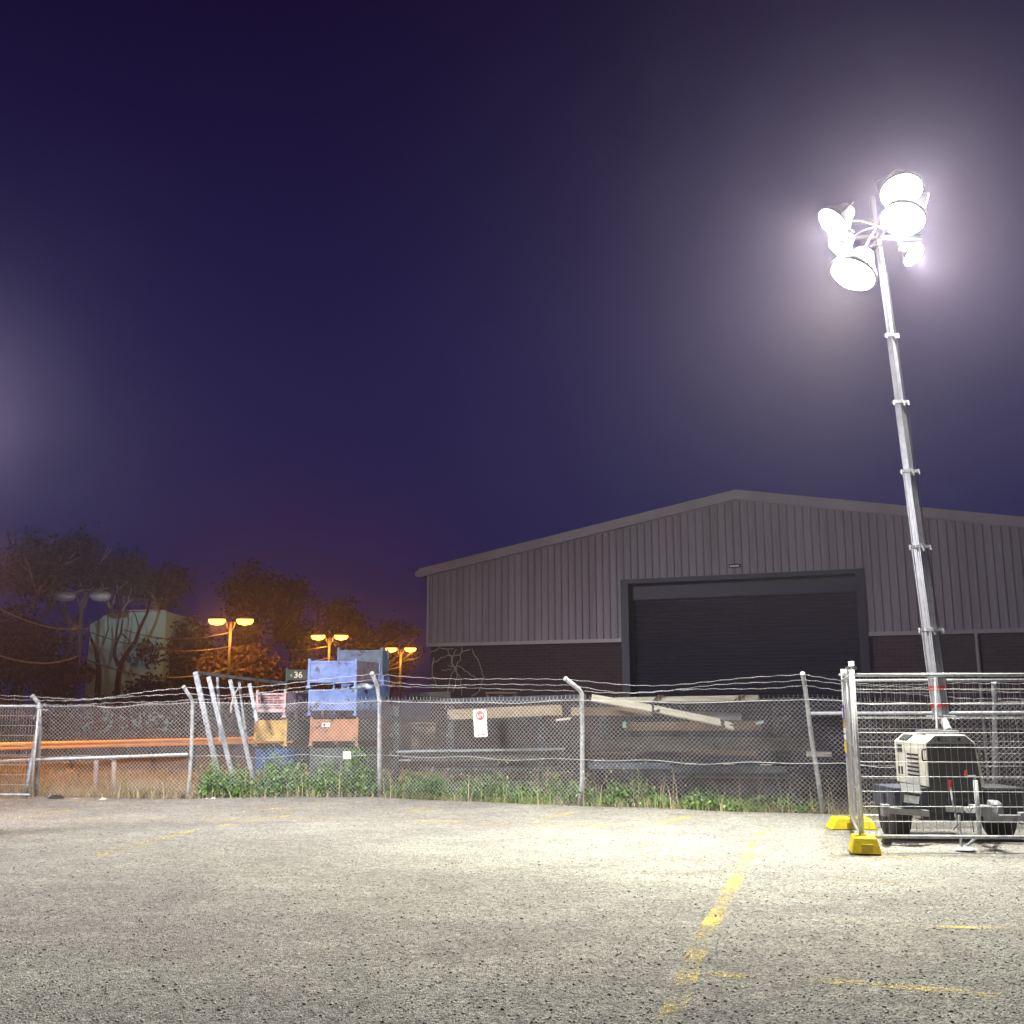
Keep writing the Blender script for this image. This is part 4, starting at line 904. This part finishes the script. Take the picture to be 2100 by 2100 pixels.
plank(((1206, 1546), (1340, 1541)), 19.4, .035, .12, M['wood_brown'], 'timber_plank', 'thin brown lath above the blue grey beam', 'plank')
plank(((1206, 1570), (1374, 1571)), 19.3, .11, .1, M['steel_blue'], 'steel_beam', 'blue grey steel beam right of the centre post', 'beam')
plank(((1378, 1577), (1612, 1578)), 19.6, .12, .1, M['steel_blue'], 'steel_beam', 'blue grey steel beam low in the middle of the right rack', 'beam')
for px_, py_, lb in ((1415, 1566, 'short pale lath left of its twin on the low beam'), (1493, 1567, 'short pale lath at the middle of the low beam'), (1570, 1568, 'short pale lath at the right of the low beam')):
    plank(((px_ - 10, py_), (px_ + 12, py_)), 19.2, .02, .1, M['wood_pale'], 'timber_lath', lb, 'lath')
plank(((1360, 1610), (1620, 1612)), 20.0, .3, .5, M['steel_dark'], 'steel_plate_stack', 'dark flat steel stacked near the ground on the right', 'steel stack')
plank(((860, 1612), (1140, 1612)), 20.2, .22, .5, M['wood_dark'], 'timber_stack', 'dark timber stacked near the ground behind the sign', 'timber stack')
plank(((1215, 1592), (1360, 1594)), 20.1, .25, .4, M['steel_dark'], 'steel_plate_stack', 'dark steel stack below the blue grey beam', 'steel stack')

# ------------------------------------------------------------------ weeds and grass
M['weed'] = leafmat('weed_leaf', (.015, .055, .012), (.17, .31, .06))
M['weed_dry'] = leafmat('dry_weed', (.16, .12, .06), (.36, .29, .17))
M['grass_tuft'] = leafmat('grass_blade', (.07, .13, .03), (.26, .32, .10))
def weed_cloud(spans):
    out = []
    for x0, x1, hh, n in spans:
        for _ in range(n):
            px = random.uniform(x0, x1); bx = (px - 1050) / 2100
            # point on the fence line at this bearing
            lo, hi = 10, 26
            for _k in range(24):
                mid = (lo + hi) / 2
                if mid < fence_y(bx * mid): lo = mid
                else: hi = mid
            y = lo + random.uniform(-.09, .75) ; x = bx * y
            h = hh * (.35 + .65 * random.random() ** .7) * (.75 + .25 * math.sin(px * .045) + .2 * math.sin(px * .11 + 2))
            for k in range(14):
                tt = k / 14; out.append((x + random.gauss(0, .04 + .05 * tt), y + random.gauss(0, .05), .02 + h * tt + random.gauss(0, .02)))
    return out
wc = weed_cloud([(450, 800, .72, 760), (560, 600, .9, 90), (650, 690, 1.0, 110), (725, 770, .95, 90), (500, 520, .8, 40), (800, 930, .55, 190), (940, 1180, .55, 260), (1195, 1350, .50, 130), (1350, 1680, .26, 120), (430, 640, .5, 420), (1390, 1500, .3, 70)])
tag(leaves('weeds', wc, .068, M['weed'], upright=.3, aspect=.5), 'thick green weeds growing up through the foot of the fence', kind='stuff')
def blades(name, spots, hmin, hmax, m, label, lean=.35, wd=.007):
    V = []; F = []; i = 0
    for x, y, s in spots:
        h = random.uniform(hmin, hmax) * s; a = random.uniform(0, 6.28); l_ = random.random() * lean * h; w2 = wd / 2 * random.uniform(.7, 1.4)
        dx, dy = math.cos(a), math.sin(a); z = relief(x, y) - .02
        for k, tt in enumerate((0, .5, 1)):
            ox, oy = dx * l_ * tt * tt, dy * l_ * tt * tt; ww = w2 * (1 - tt * .85)
            V += [(x + ox - dy * ww - ww * .5, y + oy + dx * ww, z + h * tt * (1 - .15 * tt)), (x + ox + dy * ww + ww * .5, y + oy - dx * ww, z + h * tt * (1 - .15 * tt))]
        F += [(i, i + 1, i + 3, i + 2), (i + 2, i + 3, i + 5, i + 4)]; i += 6
    return tag(quick(name, np.array(V), np.array(F), m), label, kind='stuff')
def along(x0, x1, n, sp=.18, s=1, clump=None):
    out = []
    for _ in range(n):
        x = random.uniform(x0, x1)
        if clump: c = random.choice(clump); x = random.gauss(c, .12)
        y = fence_y(x) + random.gauss(.12, sp); out.append((x, y, s))
    return out
blades('grass_tufts', along(-1.9, 6, 2200, .2, 1, [-1.6, -.9, -.3, .2, .6, 1.5, 2.3, 2.9, 3.4, 3.7]) + along(-5, 7, 1400, .15, .7), .10, .30, M['grass_tuft'], 'bright green grass tufts at the foot of the fence')
blades('dry_grass', along(-9.5, -3.5, 2600, .22, 1) + along(-7.4, -6, 1200, .2, 1.6) + along(-4, 7, 2600, .25, .8), .06, .28, M['weed_dry'], 'dry straw coloured grass along the edge of the lot', lean=1.1, wd=.009)
blades('tall_stalks', along(-5, -1.5, 110, .3, 2.8) + along(-1.5, 5, 170, .35, 2.6), .14, .34, M['weed_dry'], 'thin tall dry stalks rising behind the mesh', lean=.5, wd=.010)
# little yellow flower heads
fl = [(x, y, random.uniform(.35, .85)) for x, y, s in along(-1.5, 2.9, 46, .3)]
tag(leaves('weed_flowers', np.repeat(np.array(fl), 4, 0) + np.random.normal(size=(len(fl) * 4, 3)) * .008, .022, leafmat('pale_yellow_petals', (.55, .5, .12), (.75, .75, .5)), aspect=.9), 'tiny pale yellow flower heads above the weeds', kind='stuff')
# ochre verge
sp_ = []
for _ in range(16000):
    y = random.uniform(20.2, 27.0); x = random.uniform(-16, -1.5); sp_.append((x, y, 1))
M['verge'] = leafmat('dry_verge_grass', (.20, .13, .03), (.42, .28, .07))
blades('verge_grass', sp_, .07, .20, M['verge'], 'dry ochre grass verge beyond the fence', lean=.6, wd=.022)
g2 = MB(); g2.add([(-40, 20.4, -.04), (-1.2, 19.9, -.04), (-1.5, 25.4, -.04), (-40, 26.5, -.04)], [(0, 1, 2, 3)]); tag(g2.build('grass_verge', mat('verge_soil', (.26, .17, .045), .95, 0, .35, 1.8, .8, 20)), 'ochre grassy verge between fence and road', kind='structure')
# litter
M['litter'] = mat('pale_litter', (.55, .48, .38), .8, 0, .3, 12, .5, 20)
for i_, (px_, py_, s_, m_, lb, cat) in enumerate(((115, 1641, .16, 'rubber', 'dark lump of rubbish at the foot of the left mesh', 'rubbish'), (157, 1642, .07, 'litter', 'pale crumpled scrap beside the dark lump', 'scrap'), (212, 1643, .09, 'litter', 'white flattened scrap below the twin stub posts', 'scrap'),
        (410, 1632, .07, 'litter', 'yellowish scrap of paper by the bent post', 'scrap'), (424, 1642, .06, 'paper', 'folded scrap left of the white one under the frame', 'scrap'), (437, 1642, .08, 'white', 'white torn scrap under the leaning frame', 'scrap'))):
    c = G(px_, py_); mb = MB()
    prof_ = [(s_ * .7, -.02), (s_, .01), (s_ * .8, s_ * .35), (s_ * .3, s_ * .5)]; mb.lathe(c, prof_, 11)
    mb.v = [(c.x + (v[0] - c.x) * random.uniform(.75, 1.25), c.y + (v[1] - c.y) * random.uniform(.6, 1.0), v[2] + random.uniform(-.01, .02)) for v in mb.v]
    tag(mb.build('rubbish', M[m_]), lb, cat)

# ------------------------------------------------------------------ solid strip built in place of a light trail, hedge
gr_ = empty('light_trail_strip', (-14, 29.5, 0), 'bright orange strip standing in for a light trail along the far road', 'light trail strip')
ga = P(-250, 1537, 28.6); gb = P(600, 1516, 30.4)
dv = (gb - ga).normalized(); prf = [(0, .10), (.035, .075), (.035, .04), (-.01, .012), (-.01, -.012), (.035, -.04), (.035, -.075), (0, -.10)]
mb = MB(); mb.prism([ga + Vector((0, -o, z)) for o, z in prf] + [ga + Vector((0, .02, -.10)), ga + Vector((0, .02, .10))], gb - ga); mb.build('beam', M['orange'], gr_)
for k in range(10):
    q = ga.lerp(gb, (k + .5) / 10); mb = MB(); mb.box((q.x, q.y + .09, q.z / 2 - .02), (.09, .12, q.z + .2)); mb.build('trail_strip_post', M['steel_dark'], gr_)
def hedge(name, x0, x1, y, h, d, n, m, label, cat, sz=.16):
    root = empty(name, ((x0 + x1) / 2, y, 0), label, cat)
    bl = []
    x = x0
    while x < x1:
        r0 = random.uniform(.8, 1.3); bl.append((x, y + random.uniform(-.3, .3), h * .5, r0, d, h * .52 * random.uniform(.85, 1.1))); x += r0 * .9
    leaves('foliage', crown_points(bl, n, .22, 20), sz, m, root, aspect=.6)
    for k in range(10):
        mb = MB(); xx = x0 + (x1 - x0) * (k + .5) / 10; mb.tube([(xx, y, -.1), (xx + .2, y, h * .5), (xx - .1, y, h * .8)], .05, 5); mb.build('stem', M['bark_dark'], root)
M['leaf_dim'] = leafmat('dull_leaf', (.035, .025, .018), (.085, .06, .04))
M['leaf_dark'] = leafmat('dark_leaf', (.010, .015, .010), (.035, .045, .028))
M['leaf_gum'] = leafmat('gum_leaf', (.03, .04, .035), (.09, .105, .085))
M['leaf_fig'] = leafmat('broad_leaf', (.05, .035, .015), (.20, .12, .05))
hedge('hedge', -32, -9, 40, 2.1, 1.0, 9000, M['leaf_dim'], 'low scrubby hedge behind the orange light trail strip', 'hedge', .2)

# ------------------------------------------------------------------ street lamps
def street_lamp(px, py, Y, H=8.0, lit=True, label='', gain=1.0):
    a = P(px, py, Y); x = a.x; z = a.z
    root = empty('street_lamp', (x, Y, 0), label, 'street lamp', 'double headed street lamps along the road')
    mb = MB(); mb.tube([(x, Y, -.1), (x, Y, z - .15)], [.14, .08], 10); mb.build('pole', M['pole'], root, smooth=True)
    mb = MB(); mb.box((x, Y, z - 1.9), (.9, .1, .08)); mb.box((x, Y, z - 2.15), (.5, .1, .07)); mb.build('crossarm', M['pole'], root)
    for s_ in (-1, 1):
        mb = MB(); mb.tube([(x, Y, z - 1.0), (x + s_ * .22, Y, z - .5), (x + s_ * .3, Y, z - .15), (x + s_ * .55, Y, z + .02)], .035, 8); mb.build('arm', M['pole'], root, smooth=True)
        c = Vector((x + s_ * .98, Y, z + .03))
        mb = MB(); mb.lathe((0, 0, 0), [(.05, .16), (.3, .13), (.6, .04), (.62, -.02), (.58, -.04)], 20)
        mb.v = [(c.x + v[0] * 1.0, c.y + v[1] * .55, c.z + v[2]) for v in mb.v]; h = mb.build('lamp_head', M['pole'], root, smooth=True)
        mb = MB(); mb.lathe((0, 0, 0), [(.58, -.041), (.60, -.18), (.44, -.36), (.06, -.44)], 20)
        mb.v = [(c.x + v[0] * 1.0, c.y + v[1] * .55, c.z + v[2]) for v in mb.v]; mb.build('lamp_bowl', M['sodium'] if lit else M['galv_dull'], h, smooth=True)
        if lit:
            li = bpy.data.lights.new('sodium_light', 'SPOT' if gain > 1 else 'POINT'); li.energy = SODIUM_W * gain; li.color = (1.0, .38, .04); li.shadow_soft_size = .25
            if gain > 1: li.spot_size = R(150); li.spot_blend = .5
            lo = bpy.data.objects.new('sodium_light', li); C.objects.link(lo); lo.location = (c.x, c.y - .1, c.z - .52); lo.parent = h; lo.matrix_parent_inverse = Matrix.Identity(4)
    return root, Vector((x, Y, z))
L1 = street_lamp(474, 1270, 72, label='lit double headed street lamp, left of the three glowing ones')[1]
L2 = street_lamp(676, 1303, 88, label='lit double headed street lamp above the stillages')[1]
L3 = street_lamp(822, 1329, 106, label='lit double headed street lamp nearest the shed')[1]
L0 = street_lamp(170, 1219, 57, lit=False, label='unlit double headed street lamp at far left with a signal box')[1]
LL = street_lamp(-170, 985, 27.5, gain=7.0, label='unseen street lamp added beyond the left edge to light the orange strip')[1]  # unseen lamp set off the row and strengthened to light the orange strip
# horn and small cabinet on the unlit pole
rt = [o for o in C.objects if o.name == 'street_lamp.003'][0]
a = P(155, 1289, 56.8); mb = MB(); mb.lathe(a, [(.05, -.2), (.2, -.1), (.2, .1), (.05, .2)], 14, 'x'); mb.build('bell', M['rust'], rt)
a = P(141, 1391, 56.7); mb = MB(); mb.box(a, (.42, .3, .55)); mb.box(a + Vector((.75, .1, .0)), (1.0, .2, .4)); mb.build('signal_box', M['rust'], rt, bevel=.02)
def cable(a, b, sag, r, label):
    mb = MB(); pts = []
    for k in range(31):
        u = k / 30; p = Vector(a).lerp(Vector(b), u); p.z -= sag * 4 * u * (1 - u); pts.append(p)
    mb.tube(pts, r, 5); tag(mb.build('overhead_cable', mat('cable_sheath', (.16, .13, .10), .5), smooth=True), label, 'cable', 'cables strung between the street lamps')
dn = Vector((0, 0, -1.9)); d1 = Vector((0, 0, -.9)); d3 = Vector((0, 0, -3.4))
nm = ['cable from the left edge to the unlit lamp', 'cable between the unlit lamp and the first glowing lamp', 'cable between the first and second glowing lamps', 'cable between the second and third glowing lamps']
pts_ = [LL, L0, L1, L2, L3]
for i_ in range(4):
    cable(pts_[i_] + dn, pts_[i_ + 1] + dn, .7, .035, 'upper ' + nm[i_]); cable(pts_[i_] + d3, pts_[i_ + 1] + d3, .9, .045, 'lower ' + nm[i_])
cable(L1 + d1, P(250, 1290, 78), .6, .035, 'cable running left from the first glowing lamp to the trees'); cable(L2 + d1, P(500, 1318, 92), .5, .035, 'cable running left from the second glowing lamp')

# ------------------------------------------------------------------ pale hall behind the trees
hx0 = P(176, 1400, 78); hx1 = P(332, 1400, 78); hz = P(240, 1254, 78).z
hall = empty('pale_building', (hx0.x, 78, 0), 'pale green walled building glimpsed between the trees on the left', 'building')
mb = MB(); mb.prism([Vector((hx0.x, 78, 0)), Vector((hx1.x, 78, 0)), Vector((hx1.x, 78, hz)), Vector((hx0.x + 1.4, 78, hz - .1)), Vector((hx0.x, 78, hz - 1.0))], (0, 9, 0)); 
wallm = mat('pale_green_render', (.24, .50, .56), .8, 0, .08, .4)
mb.build('wall', wallm, hall)
mb = MB(); mb.box(((hx0.x + hx1.x) / 2 + .7, 77.95, hz + .05), (hx1.x - hx0.x - 1.4, .3, .12)); mb.build('coping', M['clad_trim'], hall)
rl = MB()
for k in range(9):
    xx = hx0.x + 1.5 + k * .52; rl.tube([(xx, 78.1, hz + .1), (xx, 78.1, hz + .95)], .03, 5)
rl.tube([(hx0.x + 1.5, 78.1, hz + .95), (hx1.x - .1, 78.1, hz + .95)], .03, 5); rl.tube([(hx0.x + 1.5, 78.1, hz + .55), (hx1.x - .1, 78.1, hz + .55)], .03, 5); rl.build('railing', M['pole'], hall)

# ------------------------------------------------------------------ trees
def branch(mb, p, d, L, r, depth, ends, spread=.5):
    n = 4; pts = [p]; q = p
    for k in range(n):
        d = (d + Vector((random.gauss(0, .12), random.gauss(0, .12), random.gauss(.03, .06)))).normalized(); q = q + d * L / n; pts.append(q)
    mb.tube(pts, [r * (1 - .4 * k / n) for k in range(n + 1)], 6)
    if depth == 0: ends.append(q); return
    for k in range(random.choice((2, 3))):
        nd_ = (d + Vector((random.gauss(0, spread), random.gauss(0, spread), random.gauss(.1, .2)))).normalized()
        branch(mb, q, nd_, L * random.uniform(.6, .85), r * .6, depth - 1, ends, spread)
def tree(name, px, Y, top, wd, bot, label, leaf, bark, n=3600, ls=.34, trunk_r=.28, group=None, cl=.6, blobs_n=9, depth=3, flat=1.0):
    zt_ = P(px, top, Y).z; zb_ = P(px, bot, Y).z; x = P(px, top, Y).x; w2 = wd / 2100 * Y / 2
    root = empty(name, (x, Y, 0), label, 'tree', group)
    H = zt_; mb = MB(); ends = []
    th_ = max(1.0, zb_ * .75)
    mb.tube([(x, Y, -.1), (x + .1, Y, th_ * .5), (x, Y, th_)], [trunk_r, trunk_r * .85, trunk_r * .75], 8)
    for k in range(3): branch(mb, Vector((x, Y, th_)), Vector((random.gauss(0, .5), random.gauss(0, .4), 1)).normalized(), (zt_ - th_) * .38, trunk_r * .6, depth - 1, ends)
    mb.build('trunk', bark, root, smooth=True)
    bl = []; cz = (zt_ + zb_) / 2; hz_ = (zt_ - zb_) / 2
    for k in range(blobs_n):
        a = random.uniform(0, 6.28); rr = random.random() ** .5 * .68; s = random.uniform(.26, .46)
        bl.append((x + w2 * rr * math.cos(a) * 1.0, Y + w2 * .7 * random.uniform(-.6, .6), cz + hz_ * rr * math.sin(a), w2 * s, w2 * s, hz_ * s * flat))
    bl.append((x, Y, zt_ - hz_ * .3, w2 * .3, w2 * .3, hz_ * .28))
    for e_ in ends:
        if zb_ < e_.z < zt_ and abs(e_.x - x) < w2: bl.append((e_.x, e_.y, e_.z, w2 * .16, w2 * .16, w2 * .14))
    leaves('crown', crown_points(bl, n, cl, 24), ls, leaf, root, aspect=.55); return root
G1 = 'dim gum trees on the left'
tree('gum_tree', 70, 84, 1078, 150, 1240, 'tallest dim gum tree at the far left', M['leaf_gum'], M['bark'], 3600, .42, .35, G1, .8, 12)
tree('gum_tree', 165, 86, 1092, 130, 1230, 'dim gum tree above the unlit lamp', M['leaf_gum'], M['bark'], 3000, .42, .3, G1, .8, 11)
tree('gum_tree', 255, 88, 1140, 130, 1232, 'dim gum tree above the pale building', M['leaf_gum'], M['bark'], 2600, .42, .3, G1, .7, 10)
tree('gum_tree', 340, 90, 1165, 110, 1250, 'dim gum tree right of the pale building', M['leaf_gum'], M['bark'], 2400, .42, .28, G1, .7, 9)
G2 = 'dark trees behind the street lamps'
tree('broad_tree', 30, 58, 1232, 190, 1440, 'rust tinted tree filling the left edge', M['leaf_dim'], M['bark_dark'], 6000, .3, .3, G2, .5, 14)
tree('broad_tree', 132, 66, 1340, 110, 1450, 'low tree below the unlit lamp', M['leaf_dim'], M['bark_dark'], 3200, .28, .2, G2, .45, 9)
tree('broad_tree', 385, 80, 1262, 130, 1450, 'dark tree right of the pale building', M['leaf_dark'], M['bark_dark'], 5200, .34, .3, G2, .5, 12)
tree('broad_tree', 516, 84, 1148, 120, 1330, 'tall rounded dark tree above the first glowing lamp', M['leaf_dark'], M['bark_dark'], 5200, .36, .35, G2, .55, 12)
tree('broad_tree', 610, 96, 1178, 130, 1370, 'dark tree between the first and second glowing lamps', M['leaf_dark'], M['bark_dark'], 4600, .38, .3, G2, .6, 11)
tree('broad_tree', 712, 108, 1225, 130, 1420, 'dark tree right of the second glowing lamp', M['leaf_dark'], M['bark_dark'], 4200, .4, .3, G2, .6, 11)
tree('broad_tree', 805, 120, 1262, 120, 1430, 'dark tree behind the third glowing lamp', M['leaf_dark'], M['bark_dark'], 3800, .42, .3, G2, .6, 10)
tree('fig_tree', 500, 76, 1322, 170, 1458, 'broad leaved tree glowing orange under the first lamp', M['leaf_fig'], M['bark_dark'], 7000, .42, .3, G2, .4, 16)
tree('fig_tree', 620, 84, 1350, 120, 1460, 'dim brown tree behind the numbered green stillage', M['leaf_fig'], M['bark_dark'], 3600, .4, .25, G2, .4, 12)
tree('broad_tree', 300, 62, 1388, 150, 1470, 'dark shrubby tree in front of the pale wall', M['leaf_dark'], M['bark_dark'], 3200, .26, .15, G2, .4, 11)
# bare forked trees in front of the pale wall
def forked(px, Y, paths, label):
    root = empty('bare_tree', (P(px, 1400, Y).x, Y, 0), label, 'tree', 'forked bare trees before the pale wall')
    for i_, (pth, r0) in enumerate(paths):
        mb = MB(); pts = [P(a, b, Y) for a, b in pth]
        if i_ == 0: pts = [Vector((pts[0].x + .1, Y, -.1))] + pts
        k = len(pts); mb.tube(pts, [r0 * (1 - .65 * j / (k - 1)) for j in range(k)], 6); mb.build('trunk' if i_ == 0 else 'limb', M['bark_dark'] if i_ % 3 != 2 else M['bark'], root, smooth=True)
forked(200, 66, [([(202, 1395), (203, 1375), (200, 1350), (196, 1330), (186, 1310)], .22), ([(202, 1380), (185, 1370), (168, 1362)], .13), ([(201, 1358), (209, 1330), (213, 1300), (212, 1262)], .10), ([(196, 1335), (184, 1300), (182, 1270)], .06), ([(210, 1325), (222, 1290), (219, 1232), (216, 1215)], .05)], 'forked dark tree left in front of the pale wall')
forked(248, 67, [([(242, 1400), (245, 1378), (250, 1358), (262, 1338), (278, 1315), (286, 1290), (300, 1262), (311, 1225)], .22), ([(243, 1365), (235, 1345), (236, 1325), (248, 1298), (252, 1270)], .14), ([(250, 1356), (253, 1340), (233, 1322), (232, 1300)], .07), ([(236, 1325), (240, 1290), (247, 1255), (238, 1220), (237, 1200)], .07), ([(248, 1298), (262, 1310), (270, 1322)], .05), ([(250, 1254), (262, 1235), (270, 1205)], .05), ([(286, 1290), (278, 1262), (270, 1250)], .05)], 'forked pale stemmed tree right in front of the pale wall')

# ------------------------------------------------------------------ night air
hz_ = bpy.data.materials.new('night_haze'); hz_.use_nodes = True; n = hz_.node_tree.nodes; l = hz_.node_tree.links; n.remove(n['Principled BSDF'])
v = n.new('ShaderNodeVolumePrincipled'); v.inputs['Color'].default_value = (.92, .80, 1.0, 1); v.inputs['Density'].default_value = HAZE; v.inputs['Anisotropy'].default_value = .80
l.new(v.outputs[0], n['Material Output'].inputs['Volume'])
mb = MB(); mb.box((0, 110, 12.5), (540, 320, 28)); ho = mb.build('haze', hz_); tag(ho, 'thin misty night air around the lamps', kind='stuff')
